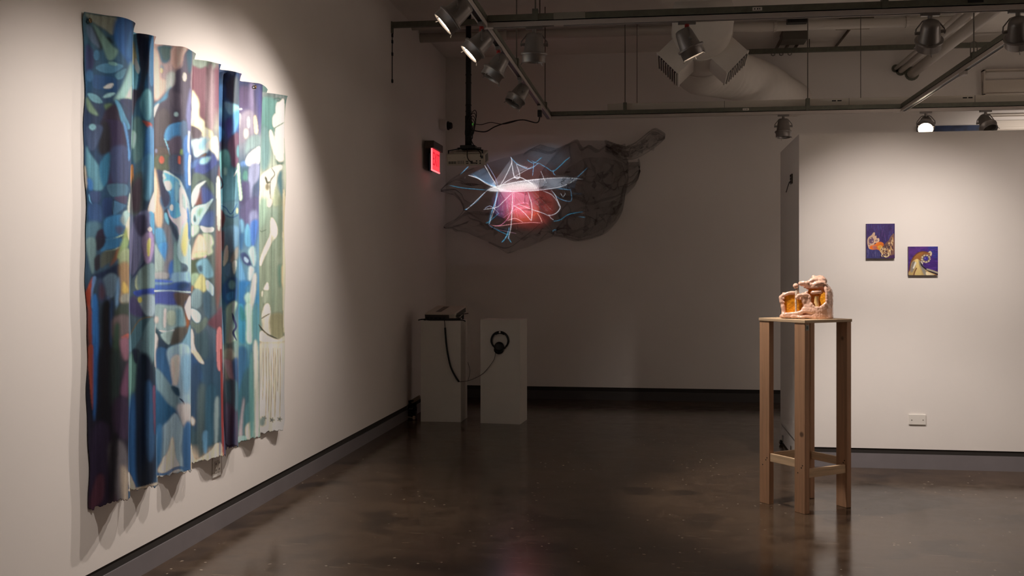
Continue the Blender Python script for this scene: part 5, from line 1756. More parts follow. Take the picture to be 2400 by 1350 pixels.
    for i in range(14):
        for j in range(18):
            b.ball(q(540 + 190 * i / 13, 380 + 290 * j / 17, 0.0), 0.009, 6)
    coil([(720, 372), (670, 368), (610, 374), (560, 395), (520, 415), (508, 450)], 0.0115, [-.012, -.014, -.016, -.018, -.02, -.02])
    coil([(512, 430), (515, 470), (530, 520), (540, 570), (545, 620), (540, 670)], 0.0135, [-.018, -.02, -.02, -.02, -.02, -.02])
    for yy in (440, 490, 535, 580, 625):
        b.ball(q(546, yy, -.024), 0.0085, 8)
    coil([(545, 650), (545, 668)], 0.013, [-.03, -.03])
    o = remeshed(b, 'clay_body', M_PINK)
    # amber glazed hollows
    am = MB()
    P0, P1 = [], []
    N = 26
    for i in range(N + 1):
        an = math.pi * (-0.06 + 1.12 * i / N)
        for z in (0.014, 0.19):
            am.v.append((cx + (rx - 0.016) * math.cos(an), (ry - 0.016) * math.sin(an) - 0.006, z))
        if i:
            k = 2 * i
            am.f.append((k - 2, k, k + 1, k - 1))
    # the lining is broken where the grotto is pierced
    keep = []
    for f in am.f:
        c = sum((Vector(am.v[k]) for k in f), Vector()) / 4
        if c.x > q(862, 0).x:
            keep.append(f)
    am.f = keep
    am.v = [tuple(Ms @ Vector(p)) for p in am.v]
    am.build('amber_lining', M_AMB, t, smooth=True)
    npl = MB().box((q(552, 0).x, -0.0165, q(0, 640).z), (q(712, 0).x, -0.011, q(0, 395).z), Ms)
    npl.build('amber_panel', M_AMB, t, bevel=0.002)
    np2 = MB().box((q(715, 0).x, -0.052, q(0, 600).z), (q(795, 0).x, -0.046, q(0, 455).z), Ms)
    np2.build('amber_pane', M_AMB, t, bevel=0.002)
    # little figure: post, body and ball head
    f = MB()
    for p in smooth_path([q(703, 640, -.07), q(702, 560, -.072), q(700, 470, -.072), q(702, 400, -.07)], 8):
        f.ball(p, 0.0078 * rnd.uniform(.9, 1.1), 8)
    f.ball(q(700, 625, -.07), 0.011, 8)
    for p in smooth_path([q(712, 390, -.07), q(716, 360, -.07), q(714, 335, -.07)], 5):
        f.ball(p, 0.0118, 10)
    f.ball(q(690, 355, -.066), 0.007, 8)
    f.ball(q(706, 305, -.07), 0.0065, 8)
    remeshed(f, 'figure_post', M_PALE, 0.0032, 4)
    h = MB().ball(q(699, 277, -.07), 0.0178, 16)
    h.v = [tuple(Ms @ Vector(p)) for p in h.v]
    h.build('figure_head', M_PINK, t, smooth=True)
    m = MB()
    for p in smooth_path([q(905, 362, -.05), q(950, 358, -.055), q(1000, 352, -.05)], 5):
        m.ball(p, 0.0135, 10)
    remeshed(m, 'mushroom_cap', M_PINK, 0.0032, 4)
    s = MB().lathe([(0.028, 0.0), (0.024, 0.02), (0.016, 0.05), (0.013, 0.075), (0.016, 0.10)], Ms @ Matrix.Translation(q(955, 610, -.045)), 18)
    s.build('mushroom_stem', mat('cream_amber_glaze', (226, 190, 130), 0.2, noise=0.12, nscale=20, coat=0.4), t, smooth=True)


sculpture()

# ================================================================== pedestals, headphones, spare projector
PED = {}
for key, (u0, v0, u1, v1, ztop, lab) in {'one': (986, 988, 1080, 990, 1.02, 'white box pedestal carrying a projector, nearest the left wall'),
                                         'two': (1126, 992, 1219, 995, 1.035, 'white box pedestal with headphones hung on its front')}.items():
    a, b = at_z(u0, v0, 0), at_z(u1, v1, 0)
    w = (b - a).length
    an = math.atan2(b.y - a.y, b.x - a.x)
    M = Matrix.Translation(a) @ Matrix.Rotation(an, 4, 'Z')
    PED[key] = (M, w, ztop)
    o = MB().box((0, 0, 0), (w, 0.345, ztop), M).build('pedestal', M_PEDESTAL, origin=a, bevel=0.002)
    tag(o, lab, 'pedestal', 'white pedestals in the far corner')

# headphones
M2, w2, z2 = PED['two']
hp = thing('headphones', 'black headphones hanging from a nail on the white pedestal', 'headphones', (M2 @ Vector((w2 * .42, -0.03, 0.66)))[:])
fy2 = (M2 @ Vector((0, -0.03, 0))).y
hc = at_y(1171.5, 798, fy2)
band = [hc + Vector((0.085 * math.sin(t), 0, 0.085 * math.cos(t))) for t in np.linspace(-2.35, 2.35, 30)]
MB().tube(band, [0.0085] * 3 + [0.0105] * 24 + [0.0085] * 3, 8).build('headband', M_BLACK, hp, smooth=True)
MB().tube([b * 1.0 + Vector((0, -0.004, -0.006)) for b in band[11:19]], 0.0125, 8).build('head_cushion', mat('black_foam', (22, 20, 20), 0.9), hp, smooth=True)
for dx, dz, dy, nm in ((-0.004, -0.062, -0.022, 'a'), (-0.010, -0.088, 0.004, 'b')):
    R = Matrix.Translation(hc + Vector((dx, dy, dz))) @ Matrix.Rotation(math.radians(78), 4, 'X')
    cup = MB().lathe([(0.0, -0.02), (0.038, -0.02), (0.049, -0.012), (0.050, 0.004), (0.045, 0.016), (0.03, 0.022), (0.0, 0.022)], R, 24).build('ear_cup', M_BLACK, hp, smooth=True)
    MB().lathe([(0.028, -0.024), (0.040, -0.022), (0.043, -0.012), (0.028, -0.012)], R, 24).build('ear_pad', mat('black_foam', (22, 20, 20), 0.9), cup, smooth=True)
for s in (-1, 1):
    MB().tube([hc + Vector((s * 0.061, 0, -0.060)), hc + Vector((s * 0.052, -0.012, -0.075)), hc + Vector((s * 0.036, -0.012, -0.08))], 0.006, 8).build('cup_arm', M_BLACK, hp)
nl = at_y(1171.5, 778.5, fy2 - 0.012)
fw = fy2 + 0.03
MB().tube([(nl.x, fw + 0.002, nl.z - .004), (nl.x, fw - 0.045, nl.z)], 0.003, 8).build('nail', M_STEEL, hp)
MB().ball((nl.x, fw - 0.047, nl.z), 0.010, 12).build('nail_knob', mat('white_knob', (226, 222, 214), 0.4), hp, smooth=True)
# headphone lead: thick sleeve down the first pedestal, thin wire across
M1, w1, z1 = PED['one']
f1 = (M1 @ Vector((0, 0, 0))).y - 0.018
def f1p(u, v, k=0.0): return at_y(u, v, f1 - k)
ld_ = thing('headphone_lead', 'black lead drooping from the projector to the headphones', 'cable', f1p(1060, 893)[:])
MB().tube(smooth_path([f1p(1043, 768), f1p(1045.5, 800), f1p(1050, 832), (f1p(1056.5, 860)), f1p(1066, 880), f1p(1076, 895)], 8), 0.0092, 8).build('sleeve', M_CABLE, ld_, smooth=True)
MB().tube(smooth_path([f1p(1040.5, 742, -.0), f1p(1042, 755, .004), f1p(1043, 770)], 6), 0.0035, 6).build('wire', M_CABLE, ld_, smooth=True)
hcb = at_y(1161.5, 826, fy2)
MB().tube(smooth_path([f1p(1075, 894.5), f1p(1092, 893.5), f1p(1110, 888), at_y(1130, 877, fy2), at_y(1146, 860, fy2), at_y(1158, 842, fy2), hcb], 8), 0.0026, 6).build('wire', M_CABLE, ld_, smooth=True)
MB().tube(smooth_path([f1p(1096.5, 849), f1p(1101, 866), f1p(1100.5, 878), f1p(1096.5, 892.5)], 8), 0.0022, 6).build('stray_wire', M_CABLE, ld_, smooth=True)

# spare projector standing on the first pedestal, tipped on its stand
M_PROJ = mat('beige_white_plastic', (206, 196, 180), 0.45)
M_PORT = mat('port_dark', (32, 30, 28), 0.5)
pc = (M1 @ Vector((w1 * 0.52, 0.22, z1)))
Mp = Matrix.Translation(pc) @ Matrix.Rotation(math.radians(-9), 4, 'Z') @ Matrix.Translation((0, 0, 0.02)) @ Matrix.Rotation(math.radians(11), 4, 'X')
sp_ = thing('projector', 'white projector lying tilted on the left pedestal with loose cables', 'projector', pc[:], 'white projectors')
MB().box((-0.165, -0.17, 0.012), (0.165, 0.20, 0.085), Mp).build('body', M_PROJ, sp_, bevel=0.012)
MB().box((-0.16, -0.1745, 0.018), (0.10, -0.168, 0.072), Mp).build('rear_panel', mat('panel_grey', (70, 66, 62), 0.5), sp_)
MB().box((-0.07, -0.10, 0.0848), (-0.01, 0.14, 0.0862), Mp).build('top_vent', mat('vent_grey', (112, 104, 94), 0.6), sp_)
MB().box((0.1648, -0.13, 0.030), (0.1665, 0.15, 0.075), Mp).build('side_vent', mat('panel_grey', (70, 66, 62)), sp_)
for k in range(4):
    MB().box((-0.145 + 0.045 * k, -0.178, 0.03), (-0.122 + 0.045 * k, -0.173, 0.045), Mp).build('port', M_PORT, sp_)
for sx in (-0.13, 0.13):
    for sy_ in (-0.13, 0.16):
        p_ = Mp @ Vector((sx, sy_, 0.014))
        MB().tube([(p_.x, p_.y, z1 + 0.0005), p_], 0.011, 10).build('foot', M_BLACK, sp_)
def zp(x, y, z=0.006): return M1 @ Vector((x, y, z1 + z))
cb_ = thing('cable_bundle', 'loose black cables lying on the left pedestal under the projector', 'cable', zp(0.2, 0.05)[:])
MB().tube(smooth_path([zp(-0.03, 0.02, .004), zp(0.02, 0.016, .012), zp(0.09, 0.014), zp(0.2, 0.012), zp(0.32, 0.012), zp(0.42, 0.03, .006), zp(0.455, 0.02, -.006)], 8), 0.006, 8).build('cord', M_CABLE, cb_, smooth=True)
MB().box((0.28, 0.02, z1 + .001), (0.40, 0.075, z1 + 0.024), M1).build('power_brick', M_BLACK, cb_, bevel=0.005)
MB().tube(smooth_path([zp(0.29, 0.09, .02), zp(0.33, 0.06, .045), zp(0.38, 0.05, .035), zp(0.40, 0.06, .06), zp(0.44, 0.07, .068), zp(0.475, 0.08, .072)], 8), 0.004, 6).build('cord', M_CABLE, cb_, smooth=True)
MB().tube(smooth_path([zp(0.34, 0.05, .03), zp(0.36, 0.04, .05), zp(0.40, 0.045, .052), zp(0.41, 0.05, .03), zp(0.37, 0.05, .026)], 8), 0.0035, 6).build('cord', M_CABLE, cb_, smooth=True)
MB().tube([zp(0.03, 0.01, .01), zp(0.055, 0.01, .012)], 0.010, 10).build('plug', M_BLACK, cb_)

# tangle of cords on the floor behind the first pedestal
tg_ = thing('cord_tangle', 'heap of tangled cords and a power strip on the floor between pedestal and left wall', 'cords', at_z(966, 992, 0)[:])
rnd = random.Random(9)
yb = at_z(966, 985, 0).y + 0.08
mids = at_y(968, 962, yb)
for k in range(9):
    P = []
    r0 = rnd.uniform(.035, .065)
    cx_, cz_ = mids.x + rnd.uniform(-.03, -.005), 0.10 + rnd.uniform(-.02, .05)
    for i in range(12):
        an = i / 12 * 6.283 + k
        P.append(Vector((cx_ + r0 * math.cos(an) * rnd.uniform(.6, 1), yb + rnd.uniform(-.03, .06), max(0.008, cz_ + r0 * 1.05 * math.sin(an) * rnd.uniform(.7, 1.1)))))
    MB().tube(smooth_path(P, 5, True), 0.0055, 6, closed=True).build('cord', M_CABLE, tg_, smooth=True)
wp = [at_y(u, v, yb - 0.04) for u, v in ((956, 948), (953, 958), (948, 968), (953, 976), (962, 978), (969, 980))]
MB().tube(smooth_path(wp, 6), 0.005, 6).build('pale_cord', mat('pale_cord', (150, 142, 130), 0.5), tg_, smooth=True)
e_ = at_y(970, 979, yb - 0.045)
MB().box((e_.x - 0.010, e_.y - 0.012, e_.z - 0.018), (e_.x + 0.016, e_.y + 0.012, e_.z + 0.018)).build('pale_plug', mat('pale_plug', (196, 176, 156), 0.5), tg_, bevel=0.004)
a = at_y(970, 938, yb + .04); b = at_y(985, 930, yb + .04)
MB().beam(a - Vector((0.03, 0, 0.02)), b, 0.05, 0.04).build('power_strip', mat('dull_strip', (150, 138, 120), 0.5), tg_, bevel=0.004)
MB().box((mids.x - 0.06, yb - 0.02, 0.0), (mids.x + 0.03, yb + 0.06, 0.07)).build('adapter_block', M_BLACK, tg_, bevel=0.008)

# ================================================================== hanging projector
DP = 10.0
PITCH = math.radians(13)
pb = at_d(1091.5, 374.5, DP)
wpj = (1136 - 1047) / F * DP
Mj = Matrix.Translation(pb) @ Matrix.Rotation(math.radians(2.5), 4, 'Z') @ Matrix.Rotation(PITCH, 4, 'X')
hj = thing('hanging_projector', 'white projector hung upside down on a black ceiling pole by the corner', 'projector', (pb.x, pb.y, pb.z - 0.06), 'white projectors')
HW, HH = wpj / 2, 0.057
MB().box((-HW, 0.0, -HH), (HW, 0.33, HH), Mj).build('body', M_PROJ, hj, bevel=0.008)
rp_ = MB().box((-HW + .01, -0.003, -HH + .008), (HW - .01, 0.001, HH - .008), Mj).build('rear_panel', M_PROJ, hj)
def port(x0, z0, x1, z1, nm='port', m=M_PORT):
    MB().box((x0, -0.0065, z0), (x1, -0.0028, z1), Mj).build(nm, m, rp_)
for k in range(3):
    port(-HW + .016 + k * .026, -.040, -HW + .038 + k * .026, -.014, 'vent', mat('vent_grey', (112, 104, 94)))
for i in range(4):
    for j in range(3):
        port(-HW + .108 + i * .017, -.038 + j * .011, -HW + .115 + i * .017, -.032 + j * .011, 'button')
for i in range(2):
    for j in range(2):
        port(-HW + .188 + i * .044, -.038 + j * .018, -HW + .212 + i * .044, -.029 + j * .018)
for i in range(2):
    for j in range(2):
        port(-HW + .286 + i * .034, -.040 + j * .022, -HW + .300 + i * .034, -.028 + j * .022, 'jack')
port(-HW + .335, .012, -HW + .357, .040, 'power_inlet', M_BLACK)
port(-HW + .03, .020, -HW + .034, .024, 'screw'); port(-HW + .17, .020, -HW + .175, .025, 'screw')
MB().box((-HW * .7, 0.05, HH), (HW * .8, 0.28, HH + 0.012), Mj).build('top_cover', M_PROJ, hj, bevel=0.004)
MB().box((HW - 0.0005, 0.06, -HH + .02), (HW + 0.001, 0.27, HH - .02), Mj).build('side_vent', mat('vent_grey', (112, 104, 94)), hj)
# mount
pt_ = at_d(1098, 343, DP + .13)
MB().tube([pt_ + Vector((0, 0, 0.0)), (pt_.x, pt_.y, CZ)], 0.027, 14).build('ceiling_pole', M_BLACK, hj, smooth=True)
MB().tube([pt_, pt_ + Vector((0, 0, 0.30))], 0.034, 14).build('pole_sleeve', M_CABLE, hj, smooth=True)
MB().box((pt_.x - 0.075, pt_.y - 0.06, pt_.z - 0.03), (pt_.x + 0.075, pt_.y + 0.06, pt_.z + 0.006)).build('mount_plate', M_BLACK, hj, bevel=0.005)
for sx, sy_ in ((-0.94, 0.04), (0.86, 0.05), (-0.6, 0.28), (0.6, 0.28)):
    foot = Mj @ Vector((sx * HW, sy_, HH))
    up = foot + Vector((0, 0, 0.028))
    ar = MB().beam(Vector((pt_.x + sx * 0.06, pt_.y, pt_.z - 0.016)), up, 0.022, 0.012).build('mount_arm', M_BLACK, hj)
    MB().tube([foot, up + Vector((0, 0, 0.006))], 0.007, 8).build('mount_post', M_BLACK, ar)
MB().box((pt_.x - 0.06, pt_.y - 0.06, CZ - 0.012), (pt_.x + 0.06, pt_.y + 0.06, CZ)).build('ceiling_plate', M_BLACK, hj)
MB().tube(smooth_path([pt_ + Vector((0.0, -0.05, -0.02)), Mj @ Vector((0.02, -0.03, .045)), Mj @ Vector((0.035, -0.035, .0)), Mj @ Vector((0.07, -0.02, -.028)), Mj @ Vector((0.105, -0.006, -.032))], 8), 0.0045, 6).build('signal_cable', M_CABLE, hj, smooth=True)
MB().tube(smooth_path([pt_ + Vector((0.05, -0.05, 0.0)), Mj @ Vector((0.147, -0.02, .07)), Mj @ Vector((HW - .04, -0.012, .03))], 8), 0.0045, 6).build('power_cable', M_CABLE, hj, smooth=True)
# coils of cable tied to the pole and the supply lead swagging from the track
cz0 = at_d(1105, 293, DP).z
for k in range(5):
    rr = 0.055 + 0.012 * k
    P = [Vector((pt_.x + 0.035 + rr * 0.55 * math.cos(t), pt_.y - 0.04 - 0.006 * k, cz0 + 0.02 * (k - 2) * .6 + rr * 1.25 * math.sin(t + .2 * k))) for t in np.linspace(0, 6.283, 14, endpoint=False)]
    MB().tube(smooth_path(P, 4, True), 0.0038, 6, closed=True).build('cable_coil', M_CABLE, hj, smooth=True)
for zz_ in (0.34, 0.40, 0.62, 0.70):
    MB().tube([(pt_.x, pt_.y, pt_.z + zz_), (pt_.x, pt_.y, pt_.z + zz_ + 0.012)], 0.031, 12).build('cable_tie', M_CABLE, hj)
MB().tube(smooth_path([Vector((pt_.x + .04, pt_.y - .03, cz0 + .05)), Vector((pt_.x + .045, pt_.y - .02, cz0 - .1)), Vector((pt_.x + .03, pt_.y - .01, pt_.z + .06)), pt_ + Vector((0.06, -.02, 0))], 8), 0.0045, 6).build('cable_run', M_CABLE, hj, smooth=True)
gl = at_d(1108, 291, DP - .05)
MB().box((gl.x - .006, gl.y - .004, gl.z - .012), (gl.x + .006, gl.y + .004, gl.z + .012)).build('green_led', emit('green_led', (0.10, 0.4, 0.06), 0.15), hj)
py_ = at_z(1252, 250, TZ).y
pl_ = Vector((XL, py_, TZ))
sl_ = thing('supply_lead', 'black supply lead swagging from the left track to the projector pole', 'cable', (XL, py_, TZ - 0.02))
MB().box((XL - 0.018, py_ - 0.05, TZ - 0.035), (XL + 0.018, py_ + 0.05, TZ + 0.004)).build('track_adapter', M_TRACK, sl_, bevel=0.004)
MB().box((XL - 0.02, py_ - 0.022, TZ - 0.10), (XL + 0.02, py_ + 0.022, TZ - 0.034)).build('plug', M_BLACK, sl_, bevel=0.006)
e2 = Vector((pt_.x + 0.03, pt_.y - 0.02, cz0 - 0.03))
dA = at_d(1205, 283, (py_ + DP) / 2 + .2)
MB().tube(smooth_path([Vector((XL, py_, TZ - 0.098)), Vector((XL - .03, py_ + .01, TZ - .15)), at_d(1225, 281, 9.75), at_d(1190, 287, 9.85), at_d(1160, 297, 9.95), at_d(1140, 308, 10.0), at_d(1122, 308, 10.05), e2], 8), 0.006, 6).build('cord', M_CABLE, sl_, smooth=True)
MB().tube(smooth_path([at_d(1215, 282, 9.78), at_d(1180, 291, 9.9), at_d(1150, 287, 9.98), at_d(1128, 292, 10.05), e2 + Vector((.01, 0, .06))], 8), 0.004, 6).build('thin_cord', M_CABLE, sl_, smooth=True)

# ================================================================== hanging wire-mesh sculpture
M_NET = mat('dark_wire_mesh', (58, 52, 47), 0.6, 0.2)
NF = (980, 270, 0.2593)
def npx(x, y): return NF[0] + x * NF[2], NF[1] + y * NF[2]


def smooth_noise(nx, ny, cells_x, cells_y, seed):
    rng = np.random.default_rng(seed)
    g = rng.standard_normal((cells_y + 3, cells_x + 3))
    X = np.linspace(0.5, cells_x + 0.5, nx); Yv = np.linspace(0.5, cells_y + 0.5, ny)
    xi, yi = X.astype(int), Yv.astype(int)
    fx, fy = X - xi, Yv - yi
    fx, fy = fx * fx * (3 - 2 * fx), fy * fy * (3 - 2 * fy)
    a = g[yi][:, xi]; b = g[yi][:, xi + 1]; c = g[yi + 1][:, xi]; d = g[yi + 1][:, xi + 1]
    return (a * (1 - fx) + b * fx) * (1 - fy[:, None]) + (c * (1 - fx) + d * fx) * fy[:, None]


def net_sheet(name, parent, P, width):
    """P: (ny, nx, 3) knots; every thread between neighbours is a thin ribbon"""
    off = np.array(parent['_org'])
    vs, fs = [], []
    du = np.gradient(P, axis=1); dv = np.gradient(P, axis=0)
    nrm = lambda a: a / (np.linalg.norm(a, axis=-1, keepdims=True) + 1e-9)
    du, dv = nrm(du), nrm(dv)
    base = 0
    for A, B, S in ((P[:, :-1], P[:, 1:], dv[:, :-1]), (P[:-1], P[1:], du[:-1])):
        A, B, S = A.reshape(-1, 3), B.reshape(-1, 3), S.reshape(-1, 3) * width / 2
        q = np.stack([A - S, B - S, B + S, A + S], 1).reshape(-1, 3)
        n = len(A)
        vs.append(q); fs.append(np.arange(n * 4).reshape(n, 4) + base)
        base += n * 4
    V = np.concatenate(vs) - off; Q = np.concatenate(fs)
    me = bpy.data.meshes.new(name)
    me.vertices.add(len(V)); me.vertices.foreach_set('co', V.ravel())
    me.loops.add(Q.size); me.loops.foreach_set('vertex_index', Q.ravel().astype(np.int32))
    me.polygons.add(len(Q)); me.polygons.foreach_set('loop_start', np.arange(0, Q.size, 4, dtype=np.int32))
    me.polygons.foreach_set('loop_total', np.full(len(Q), 4, dtype=np.int32))
    me.update(calc_edges=True)
    me.materials.append(M_NET)
    o = bpy.data.objects.new(name, me)
    COL.objects.link(o); o.parent = parent
    return o


net = thing('mesh_sculpture', 'cloud-like drapery of dark see-through wire mesh hung on the back wall', 'sculpture', (-0.5, FY, at_y(1300, 590, FY).z))


def sheet(name, top, bot, depth, seed, nx, ny, width, crumple=0.02, amp=0.07):
    tx = np.array([npx(*p) for p in top]); bx_ = np.array([npx(*p) for p in bot])
    u = np.linspace(max(tx[0, 0], bx_[0, 0]), min(tx[-1, 0], bx_[-1, 0]), nx)
    vt = np.interp(u, tx[:, 0], tx[:, 1]); vb = np.interp(u, bx_[:, 0], bx_[:, 1])
    t = np.linspace(0, 1, ny)
    # crumple: threads bunch up into creases
    n1 = smooth_noise(nx, ny, 9, 6, seed); n2 = smooth_noise(nx, ny, 9, 6, seed + 1)
    n3 = smooth_noise(nx, ny, 16, 9, seed + 2); n4 = smooth_noise(nx, ny, 16, 9, seed + 3)
    edge = np.sin(np.pi * t)[:, None] ** 0.5 * np.sin(np.pi * np.linspace(0, 1, nx))[None] ** 0.35
    U = u[None] + (n1 * 14 + n3 * 7) * edge * crumple / 0.02
    Vv = vt[None] * (1 - t[:, None]) + vb[None] * t[:, None] + (n2 * 14 + n4 * 7) * edge * crumple / 0.02
    D = depth + (0.13 * np.sin(np.pi * t)[:, None] * (0.6 + 0.4 * np.sin(np.pi * np.linspace(0, 1, nx))[None]) + amp * n1 * 0.5 + amp * 0.4 * n4) * edge
    D = np.clip(D, 0.02, 0.6) + 0.60 * np.clip((1078 - U) / 46, 0, 1.2) ** 1.2
    Yw = FY - D
    # the ray through each knot, cut at that distance from the wall
    l = (U - CX) / F
    rx, ry, rz = l * CS - SN, CS + l * SN, (CY - Vv) / F
    k = Yw / ry
    net_sheet(name, net, np.stack([k * rx, Yw, CAM_H + k * rz], -1), width)


TOPL = [(205, 668), (290, 590), (400, 520), (600, 440), (760, 390), (960, 340), (1100, 270), (1250, 300), (1330, 270), (1430, 230), (1700, 230), (1850, 290), (1900, 420)]
BOTL = [(205, 690), (260, 700), (330, 720), (390, 790), (410, 860), (440, 880), (620, 1000), (790, 1060), (1000, 1040), (1130, 1010), (1330, 1090), (1450, 1135), (1660, 1080), (1760, 1000), (1830, 900), (1860, 780), (1900, 600)]
sheet('mesh_layer', TOPL, BOTL, 0.10, 21, 380, 180, 0.00068, 0.014)
TOPR = [(1090, 560), (1130, 500), (1180, 420), (1260, 315), (1350, 262), (1430, 232), (1490, 290), (1560, 270), (1640, 320), (1710, 275), (1790, 350), (1880, 430), (1990, 420), (2003, 470)]
BOTR = [(1090, 860), (1130, 930), (1180, 1000), (1230, 1080), (1330, 1100), (1450, 1132), (1560, 1110), (1660, 1078), (1760, 998), (1830, 900), (1865, 740), (1960, 640), (1995, 560), (2003, 500)]
sheet('mesh_layer', TOPR, BOTR, 0.03, 33, 200, 170, 0.0007, 0.016)
sheet('mesh_layer', [(1290, 600), (1350, 480), (1500, 390), (1700, 380), (1840, 430), (1880, 560)], [(1290, 620), (1350, 740), (1450, 762), (1540, 810), (1700, 770), (1880, 700)], 0.16, 41, 150, 80, 0.0007, 0.016)
sheet('mesh_layer', [(1250, 1020), (1340, 900), (1450, 840), (1600, 800), (1750, 780), (1850, 720)], [(1250, 1070), (1340, 1080), (1460, 1110), (1620, 1060), (1740, 980), (1850, 860)], 0.18, 47, 150, 75, 0.0007, 0.016)
# lower left lobe and the raised arm at the right
sheet('mesh_layer', [(235, 1000), (330, 950), (430, 880), (640, 900), (900, 960), (1130, 960), (1220, 1060)], [(235, 1020), (330, 1040), (450, 1065), (640, 1150), (800, 1245), (1000, 1190), (1220, 1095)], 0.05, 55, 230, 75, 0.0007, 0.014)
sheet('mesh_layer', [(1690, 232), (1800, 262), (1870, 285), (1960, 250), (2060, 172), (2130, 125), (2195, 150), (2232, 190)], [(1690, 330), (1800, 380), (1870, 410), (1960, 380), (2080, 330), (2150, 280), (2195, 245), (2232, 215)], 0.12, 61, 130, 44, 0.0008, 0.010)
sheet('mesh_layer', [(1700, 250), (1800, 280), (1870, 300), (1960, 270), (2060, 192), (2130, 140), (2190, 160), (2225, 195)], [(1700, 310), (1800, 350), (1870, 385), (1960, 360), (2080, 310), (2150, 262), (2190, 235), (2225, 210)], 0.03, 67, 130, 36, 0.0008, 0.010)


def gather(pts, r0, dep, seed):
    """a rolled crease: a thin net tube"""
    path = smooth_path([Vector((*npx(*p), 0)) for p in pts], 10)
    rng = np.random.default_rng(seed)
    n = 10
    rows = []
    for i, p in enumerate(path):
        c = at_y(p.x, p.y, FY - dep - 0.60 * min(max((1078 - p.x) / 46, 0), 1.2) ** 1.2)
        r = r0 * (0.75 + 0.5 * rng.random())
        rows.append([[c.x + r * 0.8 * math.cos(a), c.y + r * math.sin(a), c.z + r * math.cos(a + .6)] for a in np.linspace(0, 6.283, n)])
    net_sheet('rolled_crease', net, np.array(rows), 0.0011)


gather([(960, 350), (1040, 310), (1180, 340), (1260, 310), (1350, 268), (1430, 234), (1480, 310), (1540, 282), (1620, 326), (1710, 280), (1790, 360), (1890, 440)], 0.016, 0.14, 1)
gather([(1260, 740), (1340, 742), (1450, 752), (1540, 800), (1680, 765), (1790, 735), (1855, 690)], 0.018, 0.2, 2)
gather([(1230, 1085), (1330, 1100), (1450, 1132), (1660, 1080), (1760, 1000), (1830, 900), (1858, 790), (1862, 720)], 0.012, 0.06, 3)
gather([(235, 1015), (330, 960), (420, 900), (520, 880), (640, 900)], 0.016, 0.08, 4)
gather([(205, 680), (290, 590), (400, 520), (500, 480)], 0.010, 0.08, 5)
gather([(1900, 620), (1980, 560), (2003, 460), (1990, 400)], 0.010, 0.06, 6)
gather([(1690, 232), (1870, 286), (1960, 250), (2060, 172), (2130, 126), (2195, 150), (2228, 185), (2195, 245), (2080, 330), (1960, 390), (1860, 400)], 0.010, 0.08, 7)
gather([(640, 1150), (800, 1200), (960, 1100), (1130, 960)], 0.008, 0.07, 8)
gather([(330, 700), (390, 780), (410, 860), (330, 950)], 0.008, 0.06, 9)

# ================================================================== the projected picture: a lit panel inside the projector throws it on mesh and wall
lens_c = Mj @ Vector((0.06, 0.335, 0.0))
MB().tube([Mj @ Vector((0.06, 0.325, 0.0)), Mj @ Vector((0.06, 0.338, 0.0))], 0.05, 20).build('lens_barrel', M_BLACK, hj)


